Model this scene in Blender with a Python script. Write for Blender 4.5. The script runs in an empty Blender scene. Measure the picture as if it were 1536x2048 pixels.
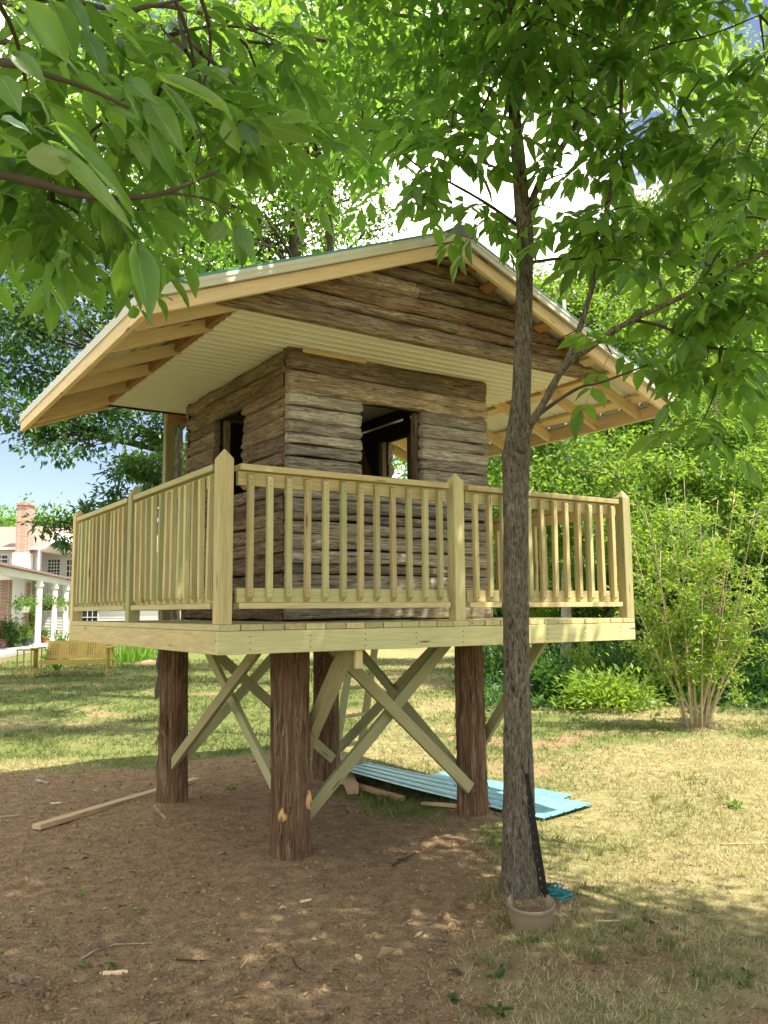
import bpy, bmesh, math, random
import numpy as np
from mathutils import Vector, Matrix

random.seed(7)
RNG = np.random.default_rng(11)
SC = bpy.context.scene
COL = SC.collection
R = math.radians

# ------------------------------------------------------------------ camera
CAM_LOC = Vector((-1.9164, -4.6892, 1.696))
YAW, PITCH, ROLL = -0.5827, 0.1167, -0.0080
FPX = 1679.0                                   # focal length in photo pixels (1536 x 2048)
fwd = Vector((-math.sin(YAW) * math.cos(PITCH), math.cos(YAW) * math.cos(PITCH), math.sin(PITCH)))
rgt = Vector((math.cos(YAW), math.sin(YAW), 0))
upv = rgt.cross(fwd)
rgt, upv = (math.cos(ROLL) * rgt + math.sin(ROLL) * upv), (-math.sin(ROLL) * rgt + math.cos(ROLL) * upv)
cd = bpy.data.cameras.new('camera')
cam = bpy.data.objects.new('camera', cd)
COL.objects.link(cam)
cam.matrix_world = Matrix((rgt, upv, -fwd)).transposed().to_4x4()
cam.location = CAM_LOC
cd.sensor_fit = 'VERTICAL'; cd.sensor_height = 24.0
cd.lens = FPX / 2048 * 24.0
cd.clip_start = 0.05; cd.clip_end = 900
SC.camera = cam

def ray(px, py):
    return fwd + rgt * ((px - 768) / FPX) + upv * ((1024 - py) / FPX)
# ------------------------------------------------------------------ light
SUN = Vector((0.22, -0.42, 1.0)).normalized()       # direction to the sun
world = bpy.data.worlds.new('World'); SC.world = world; world.use_nodes = True
wn = world.node_tree.nodes; wl = world.node_tree.links
bg = wn['Background']
sky = wn.new('ShaderNodeTexSky'); sky.sky_type = 'NISHITA'; sky.sun_disc = False
sky.sun_elevation = math.asin(SUN.z)
sky.sun_rotation = math.atan2(SUN.x, SUN.y)
sky.air_density = 1.0; sky.dust_density = 0.5; sky.ozone_density = 1.0
tc = wn.new('ShaderNodeTexCoord')
mp = wn.new('ShaderNodeMapping'); mp.inputs['Scale'].default_value = (1, 1, 2.2)
nz = wn.new('ShaderNodeTexNoise'); nz.inputs['Scale'].default_value = 2.3; nz.inputs['Detail'].default_value = 7
nz.inputs['Roughness'].default_value = 0.55
rp = wn.new('ShaderNodeValToRGB')
rp.color_ramp.elements[0].position = 0.47; rp.color_ramp.elements[0].color = (0, 0, 0, 1)
rp.color_ramp.elements[1].position = 0.64; rp.color_ramp.elements[1].color = (1, 1, 1, 1)
mx = wn.new('ShaderNodeMix'); mx.data_type = 'RGBA'
mx.inputs['B'].default_value = (11.5, 10.6, 9.2, 1)
wl.new(tc.outputs['Generated'], mp.inputs['Vector']); wl.new(mp.outputs[0], nz.inputs['Vector'])
dt = wn.new('ShaderNodeVectorMath'); dt.operation = 'DOT_PRODUCT'; dt.inputs[1].default_value = ray(850, 400).normalized()
wl.new(tc.outputs['Generated'], dt.inputs[0])
mr = wn.new('ShaderNodeMapRange'); mr.inputs['From Min'].default_value = 0.93; mr.inputs['From Max'].default_value = 0.998
mr.inputs['To Min'].default_value = -0.03; mr.inputs['To Max'].default_value = 0.24; mr.interpolation_type = 'SMOOTHSTEP'
wl.new(dt.outputs['Value'], mr.inputs['Value'])
d2 = wn.new('ShaderNodeVectorMath'); d2.operation = 'DOT_PRODUCT'; d2.inputs[1].default_value = ray(40, 860).normalized()
wl.new(tc.outputs['Generated'], d2.inputs[0])
m2 = wn.new('ShaderNodeMapRange'); m2.inputs['From Min'].default_value = 0.955; m2.inputs['From Max'].default_value = 0.995
m2.inputs['To Min'].default_value = 0.0; m2.inputs['To Max'].default_value = -0.13; m2.interpolation_type = 'SMOOTHSTEP'
wl.new(d2.outputs['Value'], m2.inputs['Value'])
s2 = wn.new('ShaderNodeMath'); s2.operation = 'ADD'; wl.new(nz.outputs['Fac'], s2.inputs[0]); wl.new(m2.outputs[0], s2.inputs[1])
sm = wn.new('ShaderNodeMath'); sm.operation = 'ADD'; wl.new(s2.outputs[0], sm.inputs[0]); wl.new(mr.outputs[0], sm.inputs[1])
wl.new(sm.outputs[0], rp.inputs[0]); wl.new(rp.outputs[0], mx.inputs['Factor'])
hs = wn.new('ShaderNodeHueSaturation'); hs.inputs['Saturation'].default_value = 0.95; hs.inputs['Value'].default_value = 0.34; hs.inputs['Hue'].default_value = 0.515
wl.new(sky.outputs[0], hs.inputs['Color']); wl.new(hs.outputs[0], mx.inputs['A']); wl.new(mx.outputs['Result'], bg.inputs['Color'])
bg.inputs['Strength'].default_value = 0.15
sd = bpy.data.lights.new('sun', 'SUN'); sd.energy = 3.1; sd.angle = R(0.55); sd.color = (1.0, 0.91, 0.76)
sun = bpy.data.objects.new('sun', sd); COL.objects.link(sun)
sun.rotation_euler = SUN.to_track_quat('Z', 'Y').to_euler()
sun.location = (0, 0, 30)
SC.view_settings.view_transform = 'Standard'; SC.view_settings.look = 'None'
SC.view_settings.gamma = 1; SC.view_settings.use_curve_mapping = False
SC.view_settings.exposure = 2.0
SC.render.engine = 'CYCLES'
SC.cycles.max_bounces = 8; SC.cycles.transmission_bounces = 6; SC.cycles.diffuse_bounces = 4
SC.cycles.use_denoising = True

# ------------------------------------------------------------------ helpers: places
def at(px, py, depth):                                   # a point of the place, by its bearing and its distance
    return CAM_LOC + ray(px, py) * depth
def ground_at(px, py, z=0.0):
    d = ray(px, py)
    return CAM_LOC + d * ((z - CAM_LOC.z) / d.z)

# value noise in numpy
_P = np.random.default_rng(3).random(4096).astype(np.float32)
def _h(i, j, k):
    return _P[(i * 73 + j * 179 + k * 283 + (i * j) % 31 * 17 + (j * k) % 29 * 13) & 4095]
def vnoise(p):
    p = np.asarray(p, dtype=np.float64); f0 = np.floor(p).astype(np.int64); f = p - f0
    u = f * f * (3 - 2 * f); out = 0
    for a in (0, 1):
        for b in (0, 1):
            for c in (0, 1):
                w = (u[..., 0] if a else 1 - u[..., 0]) * (u[..., 1] if b else 1 - u[..., 1]) * (u[..., 2] if c else 1 - u[..., 2])
                out = out + w * _h(f0[..., 0] + a, f0[..., 1] + b, f0[..., 2] + c)
    return out
def fbm(p, oct=4):
    p = np.asarray(p, dtype=np.float64); s = 0; a = 0.5
    for o in range(oct):
        s = s + a * (vnoise(p * 2 ** o + o * 17.3) - 0.5); a *= 0.5
    return s * 2                                          # about -1..1

# ------------------------------------------------------------------ helpers: objects
WM = {}
def link(o, parent=None, M=None):
    COL.objects.link(o)
    M = M if M is not None else Matrix.Identity(4)
    if parent is not None:
        o.parent = parent
        o.matrix_basis = WM[parent].inverted() @ M
    else:
        o.matrix_basis = M
    WM[o] = M
    return o
def tag(o, label=None, cat=None, group=None, kind=None):
    for k, v in (('label', label), ('category', cat), ('group', group), ('kind', kind)):
        if v: o[k] = v
    return o
def empty(name, loc, label, cat, group=None, rz=0.0):
    o = bpy.data.objects.new(name, None); o.empty_display_size = 0.1
    link(o, None, Matrix.Translation(loc) @ Matrix.Rotation(rz, 4, 'Z'))
    return tag(o, label, cat, group)
def np_mesh(name, V, F, smooth=False, attr=None):
    """V (n,3), F list of index arrays all the same length, or an (m,k) array"""
    me = bpy.data.meshes.new(name)
    V = np.asarray(V, dtype=np.float32).reshape(-1, 3); F = np.asarray(F, dtype=np.int32)
    me.vertices.add(len(V)); me.vertices.foreach_set('co', V.ravel())
    m, k = F.shape
    me.loops.add(m * k); me.loops.foreach_set('vertex_index', F.ravel())
    me.polygons.add(m); me.polygons.foreach_set('loop_start', np.arange(0, m * k, k, dtype=np.int32))
    if smooth: me.polygons.foreach_set('use_smooth', np.ones(m, dtype=bool))
    if attr is not None:
        for an, av in attr.items():
            a = me.attributes.new(an, 'FLOAT', 'POINT'); a.data.foreach_set('value', np.asarray(av, dtype=np.float32))
    me.update(calc_edges=True)
    return me
def obj(name, me, mat, parent=None, M=None):
    o = bpy.data.objects.new(name, me)
    if mat is not None:
        if isinstance(mat, (list, tuple)):
            if not me.materials: [me.materials.append(m) for m in mat]
        elif not me.materials: me.materials.append(mat)
    return link(o, parent, M)

class MB:
    def __init__(s): s.v = []; s.f = []; s.mi = []
    def add(s, vs, fs, mi=0):
        n = len(s.v); s.v += [tuple(v) for v in vs]; s.f += [tuple(i + n for i in f) for f in fs]; s.mi += [mi] * len(fs)
    def box(s, lo, hi, mi=0, M=None):
        x0, y0, z0 = lo; x1, y1, z1 = hi
        vs = [Vector(c) for c in ((x0, y0, z0), (x1, y0, z0), (x1, y1, z0), (x0, y1, z0), (x0, y0, z1), (x1, y0, z1), (x1, y1, z1), (x0, y1, z1))]
        if M is not None: vs = [M @ v for v in vs]
        s.add(vs, [(0, 3, 2, 1), (4, 5, 6, 7), (0, 1, 5, 4), (1, 2, 6, 5), (2, 3, 7, 6), (3, 0, 4, 7)], mi)
    def tube(s, pts, rad, n=8, mi=0, cap=True):
        V, F = tube_arrays(pts, rad, n, cap); s.add(V, F, mi)
    def lathe(s, prof, n=16, c=(0, 0, 0), mi=0, a0=0.0, a1=None):
        full = a1 is None; A = 2 * math.pi if full else a1 - a0
        m = n if full else n + 1
        vs = []
        for r, z in prof:
            for i in range(m):
                a = a0 + A * i / n
                vs.append((c[0] + r * math.cos(a), c[1] + r * math.sin(a), c[2] + z))
        fs = []
        for j in range(len(prof) - 1):
            for i in range(n):
                i2 = (i + 1) % m if full else i + 1
                fs.append((j * m + i, j * m + i2, (j + 1) * m + i2, (j + 1) * m + i))
        s.add(vs, fs, mi)
    def mesh(s, name, smooth=False):
        me = bpy.data.meshes.new(name); me.from_pydata([tuple(v) for v in s.v], [], s.f)
        if any(s.mi): me.polygons.foreach_set('material_index', s.mi)
        if smooth: me.polygons.foreach_set('use_smooth', [True] * len(s.f))
        me.update(); return me
    def build(s, name, mat, parent=None, M=None, smooth=False):
        return obj(name, s.mesh(name, smooth), mat, parent, M)

def tube_arrays(pts, rad, n=8, cap=True):
    P = [Vector(p) for p in pts]; V = []; F = []
    ref = Vector((0.3, 0.9, 0.1))
    for i, p in enumerate(P):
        t = (P[min(i + 1, len(P) - 1)] - P[max(i - 1, 0)]).normalized()
        a = t.cross(ref)
        if a.length < 1e-3: a = t.cross(Vector((1, 0, 0)))
        a.normalize(); b = t.cross(a)
        for k in range(n):
            an = 2 * math.pi * k / n
            V.append(p + (a * math.cos(an) + b * math.sin(an)) * rad[i])
    for i in range(len(P) - 1):
        for k in range(n):
            k2 = (k + 1) % n
            F.append((i * n + k, i * n + k2, (i + 1) * n + k2, (i + 1) * n + k))
    if cap:
        F.append(tuple(range(n - 1, -1, -1))); F.append(tuple((len(P) - 1) * n + k for k in range(n)))
    return V, F

_boxcache = {}
def box_mesh(L, w, h, bev=0.0025):
    key = (round(L, 4), round(w, 4), round(h, 4), bev)
    if key in _boxcache: return _boxcache[key]
    bm = bmesh.new(); bmesh.ops.create_cube(bm, size=1.0)
    for v in bm.verts: v.co = Vector((v.co.x * L, v.co.y * w, v.co.z * h))
    if bev: bmesh.ops.bevel(bm, geom=bm.edges[:], offset=bev, segments=1, affect='EDGES', profile=0.5)
    me = bpy.data.meshes.new('timber'); bm.to_mesh(me); bm.free()
    _boxcache[key] = me
    return me
def frame_of(p, q, up=(0, 0, 1)):
    p = Vector(p); q = Vector(q); x = (q - p).normalized(); up = Vector(up)
    if abs(x.dot(up)) > 0.98: up = Vector((0, 1, 0))
    y = up.cross(x).normalized(); z = x.cross(y)
    M = Matrix((x, y, z)).transposed().to_4x4(); M.translation = (p + q) / 2
    return M, (q - p).length
_matmesh = {}
def beam(name, p, q, w, h, mat, parent=None, up=(0, 0, 1), bev=0.0025):
    M, L = frame_of(p, q, up)
    me = box_mesh(L, w, h, bev); key = (me.name, mat.name)
    if key not in _matmesh:
        m2 = me.copy(); m2.materials.append(mat); _matmesh[key] = m2
    return obj(name, _matmesh[key], None, parent, M)

# ------------------------------------------------------------------ materials
class NT:
    def __init__(s, name):
        s.m = bpy.data.materials.new(name); s.m.use_nodes = True
        s.n = s.m.node_tree.nodes; s.l = s.m.node_tree.links
        s.b = s.n['Principled BSDF']; s.out = s.n['Material Output']
    def new(s, t, **kw):
        x = s.n.new('ShaderNode' + t)
        for k, v in kw.items():
            if k in x.inputs: x.inputs[k].default_value = v
            else: setattr(x, k, v)
        return x
    def link(s, a, b): s.l.new(a, b)
    def coords(s, scale=(1, 1, 1), kind='Object', rand=True):
        t = s.new('TexCoord'); m = s.new('Mapping'); m.inputs['Scale'].default_value = scale
        s.link(t.outputs[kind], m.inputs['Vector'])
        if rand:
            oi = s.new('ObjectInfo'); mu = s.new('Math', operation='MULTIPLY'); mu.inputs[1].default_value = 57.0
            s.link(oi.outputs['Random'], mu.inputs[0])
            cx = s.new('CombineXYZ')
            for i in range(3): s.link(mu.outputs[0], cx.inputs[i])
            s.link(cx.outputs[0], m.inputs['Location'])
        return m.outputs[0]
    def noise(s, vec, scale, detail=4, rough=0.55, dist=0.0):
        x = s.new('TexNoise'); x.inputs['Scale'].default_value = scale; x.inputs['Detail'].default_value = detail
        x.inputs['Roughness'].default_value = rough; x.inputs['Distortion'].default_value = dist
        s.link(vec, x.inputs['Vector']); return x.outputs['Fac']
    def ramp(s, fac, stops):
        r = s.new('ValToRGB'); cr = r.color_ramp
        while len(cr.elements) < len(stops): cr.elements.new(0.5)
        for e, (p, c) in zip(cr.elements, stops):
            e.position = p; e.color = (c[0], c[1], c[2], 1) if not isinstance(c, (int, float)) else (c, c, c, 1)
        s.link(fac, r.inputs[0]); return r.outputs[0]
    def mix(s, fac, a, b, mode='MIX'):
        x = s.new('Mix', data_type='RGBA', blend_type=mode)
        for i, v in (('Factor', fac), ('A', a), ('B', b)):
            if isinstance(v, (int, float)): x.inputs[i].default_value = v if i == 'Factor' else (v, v, v, 1)
            elif isinstance(v, tuple): x.inputs[i].default_value = (*v, 1)
            else: s.link(v, x.inputs[i])
        return x.outputs['Result']
    def math(s, op, a, b=0.0):
        x = s.new('Math', operation=op)
        for i, v in enumerate((a, b)):
            if isinstance(v, (int, float)): x.inputs[i].default_value = v
            else: s.link(v, x.inputs[i])
        return x.outputs[0]
    def bump(s, h, strength=0.3, dist=0.01):
        b = s.new('Bump'); b.inputs['Strength'].default_value = strength; b.inputs['Distance'].default_value = dist
        s.link(h, b.inputs['Height']); s.link(b.outputs[0], s.b.inputs['Normal'])
    def done(s, col=None, rough=0.6, spec=0.3, metal=0.0):
        if col is not None:
            if isinstance(col, tuple): s.b.inputs['Base Color'].default_value = (*col, 1)
            else: s.link(col, s.b.inputs['Base Color'])
        if isinstance(rough, (int, float)): s.b.inputs['Roughness'].default_value = rough
        else: s.link(rough, s.b.inputs['Roughness'])
        s.b.inputs['Specular IOR Level'].default_value = spec; s.b.inputs['Metallic'].default_value = metal
        return s.m

def mat_timber(name, light, dark, alt, knot=(0.12, 0.06, 0.025), altamt=1.0):
    t = NT(name)
    v = t.coords((1.3, 16, 16)); fine = t.noise(v, 2.2, 6, 0.62, 0.5)
    v2 = t.coords((3, 70, 70)); grain = t.noise(v2, 2.0, 3, 0.5)
    base = t.mix(t.ramp(fine, [(0.3, 0.0), (0.7, 1.0)]), dark, light)
    oi = t.new('ObjectInfo')
    r2 = t.ramp(oi.outputs['Random'], [(0.25, 0.0), (0.75, altamt)])
    v4 = t.coords((0.7, 3, 3)); big = t.noise(v4, 1.3, 2)
    base = t.mix(t.math('MULTIPLY', r2, big), base, alt)
    rnd = t.math('ADD', t.math('MULTIPLY', t.math('FRACT', t.math('MULTIPLY', oi.outputs['Random'], 7.31)), 0.42), 0.74)
    g2 = t.math('ADD', t.math('MULTIPLY', grain, 0.55), 0.72)
    base = t.mix(1.0, base, t.math('MULTIPLY', rnd, g2), 'MULTIPLY')
    v3 = t.coords((1.1, 7, 7)); vo = t.new('TexVoronoi'); vo.inputs['Scale'].default_value = 1.6; t.link(v3, vo.inputs['Vector'])
    k = t.ramp(vo.outputs['Distance'], [(0.05, 1.0), (0.12, 0.0)])
    base = t.mix(t.math('MULTIPLY', k, 0.8), base, knot)
    t.bump(t.math('ADD', fine, t.math('MULTIPLY', grain, 0.5)), 0.25, 0.004)
    return t.done(base, 0.72, 0.2)

def mat_log(name, a, b, c, crack=0.02):
    t = NT(name)
    v = t.coords((1.9, 26, 26)); st = t.noise(v, 2.0, 8, 0.72, 1.0)
    v2 = t.coords((3.0, 85, 85)); fine = t.noise(v2, 2.2, 5, 0.6, 0.3)
    v3 = t.coords((1.0, 3.0, 3.0)); big = t.noise(v3, 2.4, 3, 0.5)
    col = t.ramp(st, [(0.34, b), (0.49, a), (0.64, c)])
    col = t.mix(t.ramp(big, [(0.45, 0.0), (0.72, 0.75)]), col, tuple(x * 0.55 for x in a))
    oi = t.new('ObjectInfo')
    col = t.mix(1.0, col, t.math('ADD', t.math('MULTIPLY', oi.outputs['Random'], 0.75), 0.72), 'MULTIPLY')
    ck = t.ramp(fine, [(0.34, 1.0), (0.43, 0.0)])
    col = t.mix(t.math('MULTIPLY', ck, 0.85), col, (crack, crack * 0.8, crack * 0.6))
    v4 = t.coords((2.2, 9, 9)); vo = t.new('TexVoronoi'); vo.inputs['Scale'].default_value = 1.5; t.link(v4, vo.inputs['Vector'])
    k = t.ramp(vo.outputs['Distance'], [(0.06, 1.0), (0.16, 0.0)])
    col = t.mix(t.math('MULTIPLY', k, 0.65), col, (0.05, 0.035, 0.022))
    t.bump(t.math('ADD', st, t.math('MULTIPLY', fine, 0.8)), 1.0, 0.02)
    return t.done(col, 0.85, 0.15)

def mat_leaf(name, cols, trans, tw=0.45, gloss=0.35, spec=0.4):
    t = NT(name)
    at_ = t.new('Attribute'); at_.attribute_name = 'tint'
    oi = t.new('ObjectInfo')
    f = t.math('FRACT', t.math('ADD', at_.outputs['Fac'], t.math('MULTIPLY', oi.outputs['Random'], 0.999)))
    f = at_.outputs['Fac'] if name.endswith('mass') else f
    c = t.ramp(f, [(i / (len(cols) - 1), x) for i, x in enumerate(cols)])
    tcol = t.ramp(f, [(i / (len(cols) - 1), (trans[0] * (0.7 + 0.6 * i / (len(cols) - 1)), trans[1] * (0.8 + 0.4 * i / (len(cols) - 1)), trans[2])) for i in range(len(cols))])
    if name == 'ash_leaf':
        tco = t.new('TexCoord'); sp = t.new('SeparateXYZ'); t.link(tco.outputs['Object'], sp.inputs[0]); ay = t.math('ABSOLUTE', sp.outputs[1])
        mid = t.ramp(ay, [(0.012, 1.0), (0.035, 0.0)])
        sv_ = t.math('FRACT', t.math('MULTIPLY', t.math('SUBTRACT', sp.outputs[0], t.math('MULTIPLY', ay, 0.75)), 9.0))
        vein = t.ramp(t.math('ABSOLUTE', t.math('SUBTRACT', sv_, 0.5)), [(0.0, 1.0), (0.10, 0.0)])
        nn_ = t.noise(t.coords((3, 3, 3)), 2.5, 4)
        c = t.mix(t.ramp(nn_, [(0.45, 0.0), (0.75, 0.45)]), c, (0.10, 0.15, 0.03))
        c = t.mix(t.math('MAXIMUM', t.math('MULTIPLY', mid, 0.75), t.math('MULTIPLY', vein, 0.22)), c, (0.22, 0.30, 0.10))
        t.bump(t.math('ADD', vein, mid), -0.35, 0.004)
    t.link(c, t.b.inputs['Base Color']); t.b.inputs['Roughness'].default_value = gloss
    t.b.inputs['Specular IOR Level'].default_value = spec
    tr = t.new('BsdfTranslucent'); t.link(tcol, tr.inputs['Color'])
    ms = t.new('MixShader'); ms.inputs[0].default_value = tw
    t.link(t.b.outputs[0], ms.inputs[1]); t.link(tr.outputs[0], ms.inputs[2]); t.link(ms.outputs[0], t.out.inputs['Surface'])
    return t.m

def mat_plain(name, col, rough=0.6, spec=0.3, var=0.12, scale=6.0, bump=0.0, metal=0.0):
    t = NT(name); v = t.coords((1, 1, 1)); n = t.noise(v, scale, 5, 0.6)
    c = t.mix(t.ramp(n, [(0.3, 0.0), (0.7, 1.0)]), tuple(x * (1 - var) for x in col), tuple(min(1, x * (1 + var)) for x in col))
    if bump: t.bump(t.noise(v, scale * 5, 3), bump, 0.01)
    return t.done(c, rough, spec, metal)

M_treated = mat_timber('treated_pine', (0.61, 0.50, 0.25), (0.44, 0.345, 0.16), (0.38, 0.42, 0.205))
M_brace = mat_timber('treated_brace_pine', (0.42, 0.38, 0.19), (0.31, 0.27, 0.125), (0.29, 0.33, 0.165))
M_pine = mat_timber('framing_pine', (0.80, 0.63, 0.39), (0.67, 0.48, 0.26), (0.71, 0.53, 0.30), (0.25, 0.10, 0.03))
M_redpine = mat_timber('reddish_framing_pine', (0.42, 0.22, 0.11), (0.30, 0.14, 0.07), (0.36, 0.2, 0.1), (0.12, 0.05, 0.02))
M_scrap = mat_timber('scrap_pine', (0.64, 0.46, 0.28), (0.50, 0.34, 0.19), (0.58, 0.38, 0.21), (0.2, 0.1, 0.04))
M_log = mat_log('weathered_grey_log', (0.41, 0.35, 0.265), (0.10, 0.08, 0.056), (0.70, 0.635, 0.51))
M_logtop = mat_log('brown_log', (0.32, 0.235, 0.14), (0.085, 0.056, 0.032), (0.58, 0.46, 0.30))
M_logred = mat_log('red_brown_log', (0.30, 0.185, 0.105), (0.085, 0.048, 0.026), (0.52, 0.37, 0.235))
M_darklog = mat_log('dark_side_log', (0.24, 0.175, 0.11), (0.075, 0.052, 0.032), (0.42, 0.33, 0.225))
M_back = mat_plain('dark_backing_board', (0.035, 0.028, 0.022), 0.9, 0.05)
M_soffit = mat_plain('cream_vinyl', (0.77, 0.745, 0.68), 0.45, 0.3, 0.03)
M_white = mat_plain('white_metal', (0.60, 0.57, 0.47), 0.4, 0.4, 0.04, 3)
M_liner = mat_plain('white_panel_back', (0.78, 0.76, 0.70), 0.4, 0.4, 0.05, 3)
M_teal = mat_plain('teal_metal', (0.10, 0.30, 0.28), 0.35, 0.5, 0.06, 3)
def mat_sheet():
    t = NT('blue_teal_metal'); v = t.coords((1, 1, 1)); n = t.noise(v, 3.5, 5, .6); n2 = t.noise(v, 22, 4, .6)
    c = t.mix(t.ramp(n, [(.3, 0.0), (.7, 1.0)]), (.125, .40, .46), (.17, .48, .54)); c = t.mix(t.ramp(n2, [(.55, 0.0), (.72, .55)]), c, (.30, .30, .24))
    return t.done(c, t.ramp(n2, [(.4, .30), (.7, .6)]), .5)
M_bluesheet = mat_sheet()
M_rust = mat_plain('dark_rusted_iron', (0.018, 0.013, 0.010), 0.75, 0.3, 0.4, 30, 0.3)
M_grey = mat_plain('grey_metal', (0.16, 0.15, 0.14), 0.5, 0.4)

def mat_cedar():
    t = NT('cedar_bark')
    v = t.coords((22, 22, 1.6)); st = t.noise(v, 1.6, 8, 0.68, 0.6)
    v2 = t.coords((80, 80, 4)); fine = t.noise(v2, 1.4, 4, 0.6, 0.2)
    v3 = t.coords((3, 3, 2)); big = t.noise(v3, 1.5, 3)
    col = t.ramp(st, [(0.30, (0.035, 0.022, 0.012)), (0.5, (0.175, 0.108, 0.060)), (0.72, (0.40, 0.30, 0.20))])
    col = t.mix(t.ramp(big, [(0.4, 0.0), (0.75, 0.7)]), col, (0.17, 0.092, 0.046))
    col = t.mix(t.ramp(fine, [(0.3, 0.7), (0.5, 0.0)]), col, (0.03, 0.016, 0.01))
    t.bump(t.math('ADD', st, fine), 0.9, 0.02)
    return t.done(col, 0.9, 0.1)
M_cedar = mat_cedar()
def mat_bark(name, a, b, c):
    t = NT(name)
    v = t.coords((27, 27, 7.5), rand=False); st = t.noise(v, 2.2, 7, 0.66, 1.2)
    v2 = t.coords((60, 60, 9), rand=False); fine = t.noise(v2, 1.5, 4, 0.6)
    col = t.ramp(st, [(0.36, a), (0.45, b), (0.68, c)])  # crevice shade of the fissures put into the colour; the bump shades weakly
    col = t.mix(t.ramp(fine, [(0.32, 0.6), (0.5, 0.0)]), col, tuple(x * 0.5 for x in a))
    v3 = t.coords((1.2, 1.2, 0.8), rand=False); big = t.noise(v3, 1.7, 3)
    col = t.mix(t.ramp(big, [(0.45, 0.0), (0.75, 0.5)]), col, tuple(x * 0.6 for x in b))
    t.bump(t.math('ADD', st, fine), 0.8, 0.012)
    return t.done(col, 0.9, 0.1)
M_bark = mat_bark('grey_brown_bark', (0.026, 0.021, 0.014), (0.115, 0.097, 0.068), (0.26, 0.225, 0.165))
M_darkbark = mat_bark('dark_bark', (0.03, 0.024, 0.018), (0.075, 0.06, 0.045), (0.13, 0.11, 0.085))
M_palebark = mat_bark('pale_bark', (0.14, 0.12, 0.10), (0.42, 0.40, 0.36), (0.62, 0.60, 0.56))
M_twig = mat_plain('twig_bark', (0.060, 0.047, 0.030), 0.8, 0.2, 0.25, 12)
M_tanstem = mat_plain('tan_stem_bark', (0.46, 0.37, 0.23), 0.8, 0.2, 0.25, 12)
M_rachis = mat_plain('leaf_stalk', (0.16, 0.20, 0.05), 0.6, 0.3)

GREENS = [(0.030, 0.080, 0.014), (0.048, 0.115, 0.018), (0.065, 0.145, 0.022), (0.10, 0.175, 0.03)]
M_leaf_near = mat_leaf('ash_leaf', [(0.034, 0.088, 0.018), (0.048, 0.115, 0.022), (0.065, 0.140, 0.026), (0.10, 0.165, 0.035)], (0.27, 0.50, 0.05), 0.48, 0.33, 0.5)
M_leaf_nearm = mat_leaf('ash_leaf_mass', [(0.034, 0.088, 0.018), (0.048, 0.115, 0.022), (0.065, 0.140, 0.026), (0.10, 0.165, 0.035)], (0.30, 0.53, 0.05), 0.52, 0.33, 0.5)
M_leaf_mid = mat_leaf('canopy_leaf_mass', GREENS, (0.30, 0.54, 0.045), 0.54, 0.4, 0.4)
M_leaf_bright = mat_leaf('sunny_leaf_mass', [(0.045, 0.118, 0.018), (0.072, 0.165, 0.022), (0.115, 0.21, 0.03), (0.19, 0.27, 0.05)], (0.36, 0.54, 0.05), 0.45, 0.45, 0.35)  # sunlit look of the foliage put into a brighter leaf colour
M_leaf_dark = mat_leaf('dark_shaded_leaf_mass', [(0.020, 0.056, 0.015), (0.03, 0.078, 0.019), (0.042, 0.10, 0.024), (0.06, 0.12, 0.03)], (0.12, 0.28, 0.03), 0.38, 0.4, 0.4)  # darker leaf colour, standing in for shaded and backlit foliage
M_grass = mat_leaf('lawn_blade_mass', [(0.045, 0.095, 0.018), (0.10, 0.14, 0.032), (0.28, 0.265, 0.12), (0.44, 0.39, 0.21), (0.54, 0.47, 0.29)], (0.32, 0.34, 0.12), 0.3, 0.6, 0.15)
M_chip = mat_leaf('chip_mass', [(0.06, 0.04, 0.025), (0.20, 0.14, 0.085), (0.34, 0.25, 0.15), (0.50, 0.38, 0.22)], (0.02, 0.015, 0.01), 0.05, 0.8, 0.1)

# ------------------------------------------------------------------ ground sheet
def px_poly(pts): return np.array([tuple(ground_at(*p))[:2] for p in pts])
SOIL_POLY = px_poly([(-250, 1545), (120, 1545), (300, 1530), (480, 1512), (600, 1500), (690, 1560), (760, 1625), (880, 1640), (1000, 1650), (1000, 1830), (960, 1930), (900, 2150), (-500, 2150)])
def inpoly(P, poly):
    x, y = P[..., 0], P[..., 1]; c = np.zeros(x.shape, bool); n = len(poly); d = np.full(x.shape, 1e9)
    for i in range(n):
        (x1, y1), (x2, y2) = poly[i], poly[(i + 1) % n]
        cond = ((y1 > y) != (y2 > y)) & (x < (x2 - x1) * (y - y1) / (y2 - y1 + 1e-12) + x1)
        c ^= cond
        ex, ey = x2 - x1, y2 - y1
        t = np.clip(((x - x1) * ex + (y - y1) * ey) / (ex * ex + ey * ey), 0, 1)
        d = np.minimum(d, np.hypot(x - x1 - t * ex, y - y1 - t * ey))
    return np.where(c, d, -d)
LEGS = [(0.80, 0.62, 0.132), (0.69, 2.69, 0.125), (2.60, 0.88, 0.125), (2.30, 2.78, 0.13)]
TREE_XY = tuple(ground_at(1040, 1795))[:2]
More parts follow.
